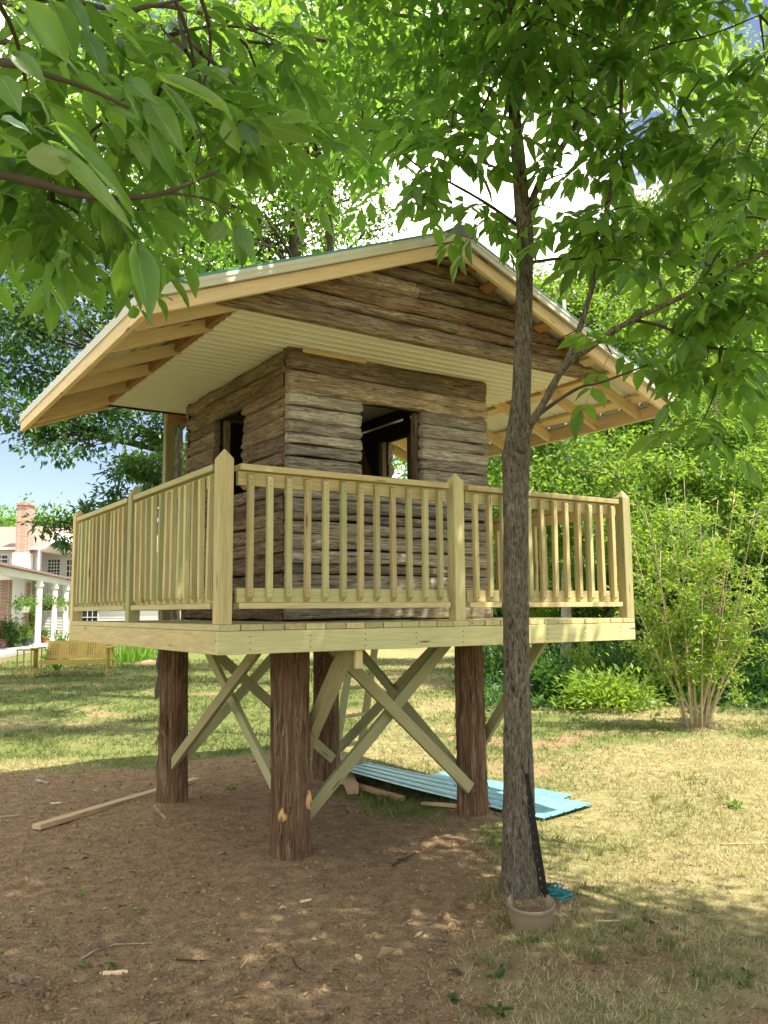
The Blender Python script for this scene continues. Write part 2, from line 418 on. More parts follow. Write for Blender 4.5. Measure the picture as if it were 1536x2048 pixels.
def soil_mask(P):
    P = np.asarray(P, float); q = np.concatenate([P[..., :2], np.zeros(P.shape[:-1] + (1,))], -1)
    d = inpoly(P, SOIL_POLY) + 0.30 * fbm(q * 1.7, 3)
    s = np.clip(0.5 + d / 0.55, 0, 1)
    dl = np.min([np.hypot(P[..., 0] - a, P[..., 1] - b) for a, b, _ in LEGS[:3]], axis=0)
    s = np.maximum(s, np.clip(1.2 - dl / 0.40, 0, 1))
    dt = np.hypot(P[..., 0] - TREE_XY[0], P[..., 1] - TREE_XY[1])
    s = np.maximum(s, np.clip(1.2 - dt / 0.55, 0, 1) * 0.8)
    bare = np.clip((fbm(q * 0.9 + 31, 4) - 0.16) * 3.2, 0, 1)          # thin, worn places in the lawn
    near = np.clip(1.25 - np.hypot(P[..., 0] - 1.5, P[..., 1] + 2.2) / 3.2, 0, 1)
    return np.maximum(s, np.maximum(bare * 0.6, near * (0.42 + 0.5 * fbm(q * 2.3 + 5, 3))))
def green_mask(P):
    P = np.asarray(P, float); q = np.concatenate([P[..., :2], np.zeros(P.shape[:-1] + (1,))], -1)
    rx_, ry_ = P[..., 0] - CAM_LOC.x, P[..., 1] - CAM_LOC.y
    dep = rx_ * math.sin(-YAW) + ry_ * math.cos(YAW); lat = rx_ * math.cos(YAW) + ry_ * math.sin(YAW)
    left = np.clip((-lat / np.maximum(dep, 1) + .02) / .20, 0, 1) * np.clip((dep - 6) / 5, 0, 1)
    return np.clip(.54 + 1.5 * fbm(q * .55 + 3, 3) + .55 * left + .12 * np.clip((dep - 9) / 10, 0, 1), 0, 1)
def ground_z(P):
    P = np.asarray(P, float); q = np.concatenate([P[..., :2], np.zeros(P.shape[:-1] + (1,))], -1)
    near = np.clip(1.5 - np.hypot(P[..., 0] - 1, P[..., 1]) / 20, 0, 1)
    z = 0.030 * fbm(q * 0.8, 3) * near + 0.012 * fbm(q * 4.5, 3) * near * np.clip(1.2 - np.hypot(P[..., 0] - 1, P[..., 1]) / 9, 0, 1)
    for a, b, r in LEGS:
        d = np.hypot(P[..., 0] - a, P[..., 1] - b); z = z + 0.075 * np.exp(-(d / 0.34) ** 2)
    d = np.hypot(P[..., 0] - TREE_XY[0], P[..., 1] - TREE_XY[1]); z = z + 0.04 * np.exp(-(d / 0.3) ** 2)
    return z - 0.01
def axis(lo, hi, step, far, k=1.16):
    c = list(np.arange(lo, hi + 1e-6, step)); s = step
    a = hi
    while a < far: s *= k; a += s; c.append(a)
    s = step; a = lo
    while a > -far: s *= k; a -= s; c.insert(0, a)
    return np.array(c)
gx = axis(-2.2, 6.2, 0.055, 400); gy = axis(-3.4, 6.0, 0.055, 400)
GX, GY = np.meshgrid(gx, gy, indexing='ij')
GP = np.stack([GX, GY], -1); GZ = ground_z(GP); GS = soil_mask(GP)
q3 = np.stack([GX * 11, GY * 11, GX * 0], -1)
GZ = GZ + GS * 0.011 * fbm(q3, 3)
nx, ny = GX.shape
idx = np.arange(nx * ny).reshape(nx, ny)
GF = np.stack([idx[:-1, :-1], idx[1:, :-1], idx[1:, 1:], idx[:-1, 1:]], -1).reshape(-1, 4)
def mat_ground():
    t = NT('lawn_and_soil')
    g = t.new('TexCoord')
    v = g.outputs['Object']
    a = t.new('Attribute'); a.attribute_name = 'soil'
    n1 = t.noise(v, 9, 6, 0.65); n2 = t.noise(v, 55, 5, 0.6); n3 = t.noise(v, 1.1, 4, 0.6); n4 = t.noise(v, 220, 2, 0.5)
    soil = t.ramp(n1, [(0.3, (0.165, 0.108, 0.050)), (0.5, (0.27, 0.187, 0.105)), (0.72, (0.40, 0.28, 0.155))])
    soil = t.mix(t.ramp(n2, [(0.58, 0.0), (0.70, 0.7)]), soil, (0.38, 0.28, 0.17))
    soil = t.mix(t.ramp(n4, [(0.36, 0.75), (0.47, 0.0)]), soil, (0.075, 0.048, 0.03))
    n5 = t.noise(v, 120, 3, 0.6); soil = t.mix(t.ramp(n5, [(0.60, 0.0), (0.67, 0.8)]), soil, (0.50, 0.40, 0.26)); n6 = t.noise(v, 26, 4, 0.6); soil = t.mix(t.ramp(n6, [(0.30, 0.6), (0.45, 0.0)]), soil, (0.11, 0.072, 0.04))
    lawn = t.ramp(n1, [(0.28, (0.12, 0.135, 0.045)), (0.5, (0.255, 0.225, 0.105)), (0.72, (0.38, 0.32, 0.175))])
    ga_ = t.new('Attribute'); ga_.attribute_name = 'green'
    lawn = t.mix(t.ramp(t.math('ADD', ga_.outputs['Fac'], t.math('MULTIPLY', t.math('SUBTRACT', n3, .5), .5)), [(0.40, 0.0), (0.95, 0.85)]), lawn, (0.11, 0.15, 0.038))
    lawn = t.mix(t.ramp(n2, [(0.35, 0.5), (0.5, 0.0)]), lawn, (0.10, 0.085, 0.04))
    f = t.ramp(t.math('ADD', a.outputs['Fac'], t.math('MULTIPLY', t.math('SUBTRACT', n1, 0.5), 0.6)), [(0.30, 0.0), (0.62, 1.0)])
    t.bump(t.math('ADD', t.math('ADD', n2, t.math('MULTIPLY', n4, 0.5)), n1), 0.55, 0.02)
    return t.done(t.mix(f, lawn, soil), 0.95, 0.08)
M_ground = mat_ground()
gme = np_mesh('ground', np.stack([GX, GY, GZ], -1).reshape(-1, 3), GF, True, {'soil': GS.reshape(-1), 'green': green_mask(GP).reshape(-1)})
tag(obj('ground', gme, M_ground), kind='structure')
def gz(x, y): return float(ground_z(np.array([[x, y]]))[0])
def on_ground(px, py):
    p = ground_at(px, py); return Vector((p.x, p.y, gz(p.x, p.y)))

# ------------------------------------------------------------------ playhouse
Z0 = 1.62                                                # deck level
W = 3.64
HOUSE = empty('log_playhouse', (1.82, 1.82, 0), 'log cabin playhouse with gable roof raised over a railed pine deck on cedar posts', 'playhouse')
def D(x, y, z): return Vector((x, y, z + Z0))

# --- cedar legs
def cedar_leg(x, y, r, seed, ztop):
    n, m = 44, 60
    zs = np.linspace(-0.25, ztop + Z0, m); an = np.linspace(0, 2 * np.pi, n, endpoint=False)
    A, Z = np.meshgrid(an, zs)
    base = np.stack([np.cos(A) * 1.2, np.sin(A) * 1.2, Z * 0.6 + seed * 9], -1)
    rr = r * (1.0 + 0.09 * np.exp(-((Z - 0.0) / 0.25) ** 2) - 0.05 * Z / 1.6)
    rr = rr * (1 + 0.15 * fbm(base * 1.3, 3))
    fur = np.stack([np.cos(A) * 6.5, np.sin(A) * 6.5, Z * 0.9 + seed * 5], -1)
    rr = rr + 0.018 * fbm(fur * 1.6, 3) + 0.006 * fbm(fur * np.array([4, 4, 1.5]), 2)
    wob = 0.02 * fbm(np.stack([Z * 1.1, Z * 0 + seed * 3.1, Z * 0], -1), 2)
    V = np.stack([x + np.cos(A) * rr + wob, y + np.sin(A) * rr + wob * .5, Z], -1).reshape(-1, 3)
    ii = np.arange(n * m).reshape(m, n)
    F = np.stack([ii[:-1], np.roll(ii[:-1], -1, 1), np.roll(ii[1:], -1, 1), ii[1:]], -1).reshape(-1, 4)
    return obj('leg', np_mesh('leg', V, F, True), M_cedar, HOUSE, Matrix.Identity(4))
legs = [cedar_leg(x, y, r, i + 1, -0.04) for i, (x, y, r) in enumerate(LEGS)]
# loose bark shreds on the legs
for li, (x, y, r) in enumerate(LEGS):
    mb = MB(); rr = random.Random(li)
    for k in range(90):
        a = rr.uniform(0, 6.28); z = rr.uniform(0.08, 1.4); L = rr.uniform(.08, .28); o = r * 1.03
        pts = []
        for s in range(4):
            t = s / 3; off = o + 0.034 * t * t * rr.uniform(.3, 1.2)
            aa = a + rr.uniform(-.03, .03)
            pts.append((x + math.cos(aa) * off, y + math.sin(aa) * off, z - t * L if rr.random() < .8 else z - t * L))
        w = rr.uniform(.003, .008); ta = Vector((-math.sin(a), math.cos(a), 0)) * w
        for s in range(3):
            p, q = Vector(pts[s]), Vector(pts[s + 1]); mb.add([p - ta, p + ta, q + ta * .8, q - ta * .8], [(0, 1, 2, 3)])
    o = mb.build('bark_shred', M_cedar, legs[li]); o['kind'] = 'stuff'
# two pale pruned knots on the near leg
M_knotwood = mat_plain('fresh_cut_wood', (0.52, 0.33, 0.14), 0.6, 0.2, 0.15, 18)
M_knotcore = mat_plain('knot_core', (0.30, 0.11, 0.04), 0.6, 0.2, 0.25, 25)
def knot(az, z, w, h, leg, lx, ly, r):
    c = Vector((lx + math.cos(az) * r, ly + math.sin(az) * r, z)); n = Vector((math.cos(az), math.sin(az), 0)); s = Vector((-math.sin(az), math.cos(az), 0))
    mb = MB(); N = 22; V = [c + n * 0.016]
    for ring, (k, dep) in enumerate(((0.55, .016), (0.8, .011), (1.0, -.012))):
        for i in range(N):
            a = 2 * math.pi * i / N
            hh = h * (1.25 if math.sin(a) > 0 else .8) * (1 - .25 * max(0, math.sin(a)) * abs(math.cos(a)))
            V.append(c + n * dep + s * (w * k * math.cos(a) * (1 - .35 * max(0, math.sin(a)))) + Vector((0, 0, 1)) * (hh * k * math.sin(a)))
    F = [(0, 1 + i, 1 + (i + 1) % N) for i in range(N)]
    for ring in range(2):
        b0 = 1 + ring * N; F += [(b0 + i, b0 + N + i, b0 + N + (i + 1) % N, b0 + (i + 1) % N) for i in range(N)]
    mb.add(V, F); k = mb.build('knot', M_knotwood, leg)
    m2 = MB(); V = [c + n * 0.026 - Vector((0, 0, .012))] + [c + n * .0165 + s * (w * .36 * math.cos(6.283 * i / 14)) + Vector((0, 0, 1)) * (h * .34 * math.sin(6.283 * i / 14) - .012) for i in range(14)]
    m2.add(V, [(0, 1 + i, 1 + (i + 1) % 14) for i in range(14)]); m2.build('knot_core', M_knotcore, leg)
lx, ly, lr = LEGS[0]
tocam = math.atan2(CAM_LOC.y - ly, CAM_LOC.x - lx)
knot(tocam - 0.42, 0.335, 0.034, 0.050, legs[0], lx, ly, lr * 1.03)
knot(tocam + 1.12, 0.41, 0.035, 0.072, legs[0], lx, ly, lr * 1.02)

# --- deck
nb = 25; bw = W / nb
for i in range(nb):
    x = (i + .5) * bw; j = random.uniform(-.003, .003)
    beam('deck_board', D(x, 0.0 + j, -0.019), D(x, W + j, -0.019), bw - 0.006, 0.037, M_treated, HOUSE)
RZ0, RZ1 = -0.178, -0.040
def rim(p, q): return beam('rim_board', p, q, 0.038, RZ1 - RZ0, M_treated, HOUSE)
zc = (RZ0 + RZ1) / 2
rim(D(0, .019, zc), D(W, .019, zc)); rim(D(0, W - .019, zc), D(W, W - .019, zc))
rim(D(.019, .040, zc), D(.019, W - .040, zc)); rim(D(W - .019, .040, zc), D(W - .019, W - .040, zc))
for k in range(1, 9):
    x = k * .407; 
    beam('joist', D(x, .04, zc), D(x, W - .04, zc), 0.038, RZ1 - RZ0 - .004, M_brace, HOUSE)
# nails on the front rim board: pairs of dark heads
mb = MB()
for k in range(1, 10):
    x = k * .407 - .2
    for z in (-.075, -.11, -.15):
        mb.box((x - .003, -.0035, z + Z0 - .003), (x + .003, .001, z + Z0 + .003))
o = mb.build('nail_head', M_rust, HOUSE); o['kind'] = 'stuff'

# --- braces under the deck (2x4)
def brace(p, q, up=(0, 1, 0), w=.089, t=.038, m=None):
    M, L = frame_of(D(*p), D(*q), up)
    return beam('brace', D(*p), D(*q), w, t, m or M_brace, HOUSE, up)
XU = (1, 0, 0); YU = (0, 1, 0)
brace((.665, .86, -.18), (.665, 2.80, -1.36), XU)                # left side, outer
brace((.845, 2.36, -.20), (.845, .78, -1.30), XU)                # left side, inner
brace((1.00, 2.62, -.25), (2.28, 2.62, -1.36), YU)               # rear pair
brace((1.95, 2.92, -.20), (.74, 2.92, -1.38), YU)
brace((1.08, .60, -.15), (2.42, .68, -1.33), YU)                # front pair
brace((.90, .70, -1.40), (2.24, .70, -.172), YU)
brace((2.57, 2.98, -.09), (2.57, .99, -1.27), XU)                # right pair
brace((2.62, 3.05, -1.33), (2.62, 1.20, -.137), XU)
brace((.985, .10, -.10), (.985, .88, -1.02), XU, .089, .089)     # knee braces up to the front rim
brace((2.745, .10, -.10), (2.745, .92, -1.04), XU, .089, .038)
beam('brace', D(1.0, .055, -.30), D(1.0, .055, -.12), .05, .03, M_treated, HOUSE)

# --- railing
RH = 1.065; PS = 0.089
def post_mesh():
    bm = bmesh.new(); h = RH - .055; a = PS / 2
    vs = [bm.verts.new(v) for z in (0, h - .012) for v in ((-a, -a, z), (a, -a, z), (a, a, z), (-a, a, z))]
    tip = bm.verts.new((0, 0, RH))
    bm.faces.new((vs[3], vs[2], vs[1], vs[0]))
    for i in range(4):
        j = (i + 1) % 4
        bm.faces.new((vs[i], vs[j], vs[4 + j], vs[4 + i])); bm.faces.new((vs[4 + i], vs[4 + j], tip))
    bmesh.ops.recalc_face_normals(bm, faces=bm.faces[:])
    bmesh.ops.bevel(bm, geom=bm.edges[:], offset=.003, segments=1, affect='EDGES')
    # local X runs up the post, so the grain follows it
    bm.transform(Matrix(((0, 0, 1, 0), (1, 0, 0, 0), (0, 1, 0, 0), (0, 0, 0, 1))))
    me = bpy.data.meshes.new('railing_post'); bm.to_mesh(me); bm.free(); me.materials.append(M_treated); return me
UPX = Matrix(((0, 1, 0, 0), (0, 0, 1, 0), (1, 0, 0, 0), (0, 0, 0, 1)))
PM = post_mesh()
def post(x, y):
    M = Matrix.Translation(D(x, y, .0005)) @ UPX; return obj('railing_post', PM, None, HOUSE, M)
e = PS / 2
for x, y in ((e, e), (W / 2, e), (W - e, e), (e, W / 2), (e, W - e), (W - e, W / 2), (W - e, W - e), (W / 2, W - e)):
    post(x, y)
def baluster_mesh(L=.79, s=.036):
    a = s / 2; c = .032
    # outer face at -y: shorter at both ends (mitred); local X is up
    V = [(c, -a, -a), (c, -a, a), (0, a, a), (0, a, -a), (L - c * .55, -a, -a), (L - c * .55, -a, a), (L, a, a), (L, a, -a)]
    F = [(0, 1, 2, 3), (7, 6, 5, 4), (0, 4, 5, 1), (1, 5, 6, 2), (2, 6, 7, 3), (3, 7, 4, 0)]
    bm = bmesh.new(); vs = [bm.verts.new(v) for v in V]
    for f in F: bm.faces.new([vs[i] for i in f])
    bmesh.ops.recalc_face_normals(bm, faces=bm.faces[:])
    bmesh.ops.bevel(bm, geom=bm.edges[:], offset=.0025, segments=1, affect='EDGES')
    for x in (.055, .085, L - .075, L - .045):
        r_ = .0028; vv = [bm.verts.new((x + dx * r_, -a - .0012, dz * r_ + .004)) for dx, dz in ((-1, -1), (1, -1), (1, 1), (-1, 1))]
        f = bm.faces.new(vv); f.material_index = 1
    me = bpy.data.meshes.new('baluster'); bm.to_mesh(me); bm.free(); me.materials.append(M_treated); me.materials.append(M_rust); return me
BM_ = baluster_mesh()
def railing(p, q, inward, nbal=12):
    """one bay between two posts; p, q on the outer deck edge line, inward = unit vector to the deck's middle"""
    p = Vector(p); q = Vector(q); n = Vector(inward); d = (q - p).normalized(); L = (q - p).length
    def at_(t, off, z): v = p + d * t + n * off; return D(v.x, v.y, z)
    a, b = e + .0455, L - e - .0455
    cap = beam('handrail', at_(a, .052, .955), at_(b, .052, .955), .105, .038, M_treated, HOUSE)
    kids = [beam('upper_rail', at_(a, .058, .890), at_(b, .058, .890), .036, .088, M_treated, cap),
            beam('lower_rail', at_(a, .058, .174), at_(b, .058, .174), .036, .088, M_treated, cap),
            beam('bottom_rail', at_(a, .046, .110), at_(b, .046, .110), .089, .036, M_treated, cap)]
    for k in range(nbal):
        t = a + (b - a) * (k + .55) / (nbal + .1)
        c = at_(t, .021, .136 + random.uniform(-.004, .004))
        y = n; x = Vector((0, 0, 1)); z = x.cross(y)
        M = Matrix((x, y, z)).transposed().to_4x4(); M.translation = c
        M = M @ Matrix.Rotation(random.uniform(-.012, .012), 4, 'Z') @ Matrix.Rotation(random.uniform(-.05, .05), 4, 'X')
        obj('baluster', BM_, None, cap, M)
h = W / 2
def wrap(p, q, n): railing((p[0], p[1], 0), (q[0], q[1], 0), n)
wrap((e, 0), (h, 0), (0, 1, 0)); wrap((h, 0), (W - e, 0), (0, 1, 0))
wrap((0, e), (0, h), (1, 0, 0)); wrap((0, h), (0, W - e), (1, 0, 0))
wrap((W, e), (W, h), (-1, 0, 0)); wrap((W, h), (W, W - e), (-1, 0, 0))
wrap((e, W), (h, W), (0, -1, 0)); wrap((h, W), (W - e, W), (0, -1, 0))

# --- log planks
def log_plank(p, q, z0, z1, out, mat, parent, seed, bulge=.026, thick=.05, rag0=.012, rag1=.012, wav=.012, top=None, nxs=None, rough=1.0):
    """half-round slab whose back lies on the line p..q; out = outward unit vector; top(s) may cap its height"""
    p = Vector(p); q = Vector(q); o = Vector(out)
    if Vector((0, 0, 1)).cross(q - p).dot(o) < 0: p, q = q, p; rag0, rag1 = rag1, rag0
    L = (q - p).length; d = (q - p).normalized()
    n = nxs or max(8, int(L / .032)); m = 11
    zc_, hh = (z0 + z1) / 2, (z1 - z0) / 2
    s = np.linspace(0, 1, n); tt = np.linspace(-1, 1, m)
    S, T = np.meshgrid(s, tt, indexing='ij')
    sd = np.full_like(S, seed * 7.13)
    wob = fbm(np.stack([S * L * 2.2, T * 0 + np.sign(T) * 3, sd], -1), 3)
    zz = zc_ + T * (hh - .004) + wav * wob * np.abs(T) ** 2 * np.where(T < 0, 1.3, .5)
    dep = bulge * (1 - np.abs(T) ** 3.0) + rough * (.013 * fbm(np.stack([S * L * 2.5, zz * 22, sd], -1), 3) + .007 * fbm(np.stack([S * L * 12, zz * 60, sd], -1), 3))
    dep = np.clip(dep, -.02, 1)
    e0 = rag0 * fbm(np.stack([T[0] * 1.7, T[0] * 0 + seed, T[0] * 0], -1), 2); e1 = rag1 * fbm(np.stack([T[0] * 1.7, T[0] * 0 + seed + 5, T[0] * 0], -1), 2)
    bow = 1 - np.abs(T[0]) ** 4
    e0 = e0 - rag0 * bow; e1 = e1 + rag1 * bow
    al = S * L + e0[None, :] * (1 - S) + e1[None, :] * S
    if top is not None:
        cap = np.array([top(v) for v in al.ravel()]).reshape(al.shape); zz = np.minimum(zz, cap)
    # local frame: X along, Y = outward, Z up, origin mid
    V = np.stack([al - L / 2, thick + dep, zz - zc_], -1)
    B = V.copy(); B[..., 1] = 0.0
    ii = np.arange(n * m).reshape(n, m); bi = ii + n * m
    F = []
    F.append(np.stack([ii[:-1, :-1], ii[:-1, 1:], ii[1:, 1:], ii[1:, :-1]], -1).reshape(-1, 4))
    F.append(np.stack([ii[:-1, 0], ii[1:, 0], bi[1:, 0], bi[:-1, 0]], -1)); F.append(np.stack([ii[1:, -1], ii[:-1, -1], bi[:-1, -1], bi[1:, -1]], -1))
    F.append(np.stack([ii[0, 1:], ii[0, :-1], bi[0, :-1], bi[0, 1:]], -1)); F.append(np.stack([ii[-1, :-1], ii[-1, 1:], bi[-1, 1:], bi[-1, :-1]], -1))
    F.append(np.stack([bi[0, 0:1], bi[0, m - 1:m], bi[-1, m - 1:m], bi[-1, 0:1]], -1))
    me = np_mesh('log_plank', np.concatenate([V.reshape(-1, 3), B.reshape(-1, 3)]), np.concatenate(F), True)
    x = d; z = Vector((0, 0, 1)); y = z.cross(x)
    if y.dot(o) < 0:
        x = -x; y = -y
    M = Matrix((x, y, z)).transposed().to_4x4(); M.translation = (p + q) / 2 + Vector((0, 0, zc_ + Z0))
    ob = obj('log_plank', me, mat, parent, M)
    return ob
CX0, CX1, CY0, CY1, CZ = 0.86, 2.78, 0.81, 2.96, 2.06
WT = .05
def courses(zs, hlo=.085, hhi=.135):
    z = zs
    out = []
    while z > 0.10:
        hh = random.uniform(hlo, hhi); nz_ = max(z - hh, 0.012); 
        if nz_ < .115: nz_ = .012
        out.append((nz_, z)); z = nz_
    return out
def wall(name, p, q, out, rows, openings, mat_of, back_lo=0.0):
    """p,q deck-frame xy of the wall's back line; openings (s0,s1,z0,z1) along the wall"""
    p = Vector((p[0], p[1], 0)); q = Vector((q[0], q[1], 0)); o = Vector((out[0], out[1], 0)); d = (q - p).normalized(); L = (q - p).length
    mb = MB()
    cuts = sorted(set([0, L] + [c for op in openings for c in op[:2]]))
    for a, b in zip(cuts[:-1], cuts[1:]):
        holes = sorted([(op[2], op[3]) for op in openings if op[0] <= a + 1e-6 and op[1] >= b - 1e-6]); z = .005
        segs = []
        for hz0, hz1 in holes: segs.append((z, hz0)); z = hz1
        segs.append((z, CZ - .005))
        for z0, z1 in segs:
            if z1 - z0 < .01: continue
            A = p + d * a; Bq = p + d * b; In = -o * .03
            vs = [A, Bq, Bq + In, A + In]
            mb.add([D(v.x, v.y, z0) for v in vs] + [D(v.x, v.y, z1) for v in vs], [(0, 3, 2, 1), (4, 5, 6, 7), (0, 1, 5, 4), (1, 2, 6, 5), (2, 3, 7, 6), (3, 0, 4, 7)])
    wobj = mb.build(name, M_back, HOUSE)
    for i, (z0, z1) in enumerate(rows):
        spans = [(0.0, L)]
        zm = (z0 + z1) / 2
        for s0, s1, o0, o1 in openings:
            if o0 - .02 < zm < o1 + .02:
                ns = []
                for a, b in spans:
                    if s0 > a + .02 and s1 < b - .02: ns += [(a, s0), (s1, b)]
                    else: ns.append((a, b))
                spans = ns
        for a, b in spans:
            A = p + d * a; Bq = p + d * b
            log_plank(A, Bq, z0, z1, o, mat_of(i, z0), wobj, random.random() * 40, bulge=random.uniform(.006, .020), thick=random.uniform(.04, .05) , rag0=.014 if a > 0 else .003, rag1=.016 if b < L else .010, wav=.020, rough=1.9 if name == 'left_wall' else 1.15)
    return wobj
def front_mat(i, z0): return M_logtop if i < 2 else M_log
rows_f = [(1.885, 2.055), (1.71, 1.885)] + courses(1.71, .07, .145)
FRONT = wall('front_wall', (CX0, CY0 + WT), (CX1, CY0 + WT), (0, -1), rows_f, [(1.49 - CX0, 2.10 - CX0, 1.04, 1.71)], front_mat)
rows_l = [(1.93, 2.055), (1.77, 1.93)] + courses(1.77, .09, .15)
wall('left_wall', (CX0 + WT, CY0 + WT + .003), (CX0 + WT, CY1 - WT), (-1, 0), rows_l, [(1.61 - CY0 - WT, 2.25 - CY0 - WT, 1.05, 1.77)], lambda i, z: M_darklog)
rows_r = [(1.965, 2.055), (1.76, 1.93)] + courses(1.76, .09, .15)
wall('right_wall', (CX1 - WT, CY0 + WT + .003), (CX1 - WT, CY1 - WT), (1, 0), rows_r, [(1.80 - CY0 - WT, 2.28 - CY0 - WT, .88, 1.76), (.55, 1.02, 1.93, 1.962), (1.02, 1.10, 1.93, 1.931), (1.10, 1.92, 1.93, 1.962)], lambda i, z: M_log)
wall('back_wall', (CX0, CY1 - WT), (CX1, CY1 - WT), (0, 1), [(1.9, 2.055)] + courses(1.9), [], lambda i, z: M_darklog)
# window frames (rough sawn, dark)
for x in (1.475, 2.085):
    beam('window_jamb', D(x + .012, CY0 + .105, 1.04), D(x + .012, CY0 + .105, 1.71), .05, .06, M_darklog, FRONT)
for y in (1.64, 2.24):
    beam('window_jamb', D(CX0 + .11, y, 1.05), D(CX0 + .11, y, 1.77), .05, .06, M_darklog, HOUSE)
for y in (1.79, 2.29):
    beam('window_jamb', D(CX1 - .11, y, .88), D(CX1 - .11, y, 1.76), .05, .07, M_darklog, HOUSE)
beam('interior_brace', D(CX1 - .12, 2.78, 1.9), D(CX1 - .12, 2.35, 1.1), .04, .09, M_darklog, HOUSE)
beam('interior_brace', D(CX0 + .1, CY1 - .12, 1.95), D(CX1 - .1, CY1 - .12, 1.95), .04, .09, M_darklog, HOUSE)
# new pine top plate showing above the front logs
beam('top_plate', D(CX0 + .12, CY0 + .004, 2.043), D(1.55, CY0 + .004, 2.043), .02, .030, M_pine, FRONT)
# chinks of daylight low in the left wall come from the uneven slabs

# --- soffit: cream vinyl planks running along x
SX0, SX1, SY0, SY1 = 0.235, 3.39, 0.245, 3.31
mb = MB(); mb.box((SX0, SY0, 2.080 + Z0), (SX1, SY1, 2.086 + Z0))
SOF = mb.build('soffit', M_soffit, HOUSE)
ns = 30; sw = (SY1 - SY0) / ns
pm = MB()
prof = [(0, .016), (0, .004), (.004, 0), (sw * .43, 0), (sw * .43 + .004, .013), (sw * .43 + .012, .013), (sw * .43 + .016, 0), (sw - .026, 0), (sw - .022, -.010), (sw - .008, -.010), (sw - .003, .016)]
L = SX1 - SX0
vs = [(x, y, z) for x in (0, L) for y, z in prof]; k = len(prof)
pm.add(vs, [(i, i + 1, k + i + 1, k + i) for i in range(k - 1)])
spm = pm.mesh('soffit_plank'); spm.materials.append(M_soffit)
for i in range(ns):
    obj('soffit_plank', spm, None, SOF, Matrix.Translation(D(SX0, SY0 + i * sw, 2.062)))

# --- roof
RX, RHW, ZR, ZE, RY0, RY1 = 1.845, 2.335, 2.862, 1.935, -0.045, 3.68
SL = (ZR - ZE) / RHW
def rz(x): return ZR - SL * abs(x - RX)
ang = math.atan(SL)
for side in (-1, 1):
    ny_ = 4; wseg = (RY1 - RY0) / ny_
    for i in range(ny_):
        mb = MB(); ys = []
        y = 0
        prof = []
        rib = wseg / 4
        for r_ in range(4):
            b = r_ * rib
            prof += [(b, 0), (b + rib * .36, 0), (b + rib * .36 + .012, .016), (b + rib * .36 + .034, .016), (b + rib * .36 + .046, 0)]
        prof.append((wseg, 0))
        y0 = RY0 + i * wseg; k = len(prof)
        xs = [RX + side * .01, RX + side * (RHW + .02)]
        for lay, dz in ((0, 0.0), (1, -.005)):
            vs = [D(x, y0 + py_, rz(x) + pz + dz + .002) for x in xs for py_, pz in prof]
            fs = [(j, j + 1, k + j + 1, k + j) for j in range(k - 1)]
            mb.add(vs, fs, lay)
        mb.build('roof_sheet', [M_teal, M_liner], HOUSE)
    # rafters
    n_up = Vector((0, 0, 1))
    for y in [.005, .292, .80, 1.44, 2.07, 2.69, 3.26, RY1 - .03]:
        fly = y < .1 or y > 3.5
        off = .056 if fly else .068; hgt = .089
        dzc = (off + hgt / 2) / math.cos(ang)
        xa, xb = (RX + side * .02, RX + side * (RHW - .02))
        if not fly and y > .5: xa = RX + side * 1.45
        beam('rafter', D(xa, y, rz(xa) - dzc), D(xb, y, rz(xb) - dzc), .038, hgt if not fly else .085, M_pine, HOUSE)
    # purlins, flat, under the sheets
    for u in (.28, .80, 1.32, 1.84, 2.22):
        x = RX + side * u
        pr = beam('purlin', D(x, .30 if side < 0 and u < 1.5 else .026, rz(x) - .028), D(x, RY1 - .05, rz(x) - .028), .089, .034, M_pine if u > 1.5 else M_redpine, HOUSE, up=(side * SL, 0, 1))
    # eave fascia and white trims
    xe = RX + side * RHW
    beam('fascia_board', D(xe - side * .004, RY0 + .03, ZE - .105), D(xe - side * .004, RY1 - .03, ZE - .105), .038, .115, M_pine, HOUSE)
    mb = MB()
    x0, x1 = sorted((xe + side * .016, xe + side * .026))
    mb.box((x0, RY0 - .01, ZE - .075 + Z0), (x1, RY1 + .01, ZE - .012 + Z0)); mb.build('eave_trim', M_white, HOUSE)
    # rake trim: L-shaped white metal on the gable edges
    for y, s in ((RY0 - .008, -1), (RY1 + .008, 1)):
        mb = MB(); xa, xb = RX + side * .0005, RX + side * (RHW + .026)
        V = []
        for x in (xa, xb):
            z = rz(x)
            for yy, zz in ((y, z - .062), (y + s * .006, z - .058), (y + s * .004, z - .03), (y + s * .010, z - .016), (y + s * .004, z + .010), (y - s * .09, z + .020), (y - s * .09, z + .017), (y - s * .004, z - .062)):
                V.append(D(x, yy, zz))
        k = 8
        F = [(j, (j + 1) % k, k + (j + 1) % k, k + j) for j in range(k)] + [tuple(range(k)), tuple(range(2 * k - 1, k - 1, -1))]
        mb.add(V, F); mb.build('rake_trim', M_white, HOUSE)
        mb = MB(); V = []
        for x in (xa, xb):
            z = rz(x)
            for yy, zz in ((y + s * .006, z + .012), (y + s * .006, z + .026), (y - s * .10, z + .026), (y - s * .10, z + .022)): V.append(D(x, yy, zz))
        mb.add(V, [(0, 1, 5, 4), (1, 2, 6, 5), (2, 3, 7, 6), (0, 4, 7, 3), (0, 3, 2, 1), (4, 5, 6, 7)]); mb.build('rake_cap', M_teal, HOUSE)
    # sub-fascia along the soffit edge
    xs_ = SX0 if side < 0 else SX1
    beam('sub_fascia', D(xs_ - side * -.0 + side * .022, SY0 + .04, 2.122), D(xs_ + side * .022, SY1, 2.122), .038, .115, M_redpine if side < 0 else M_pine, HOUSE)
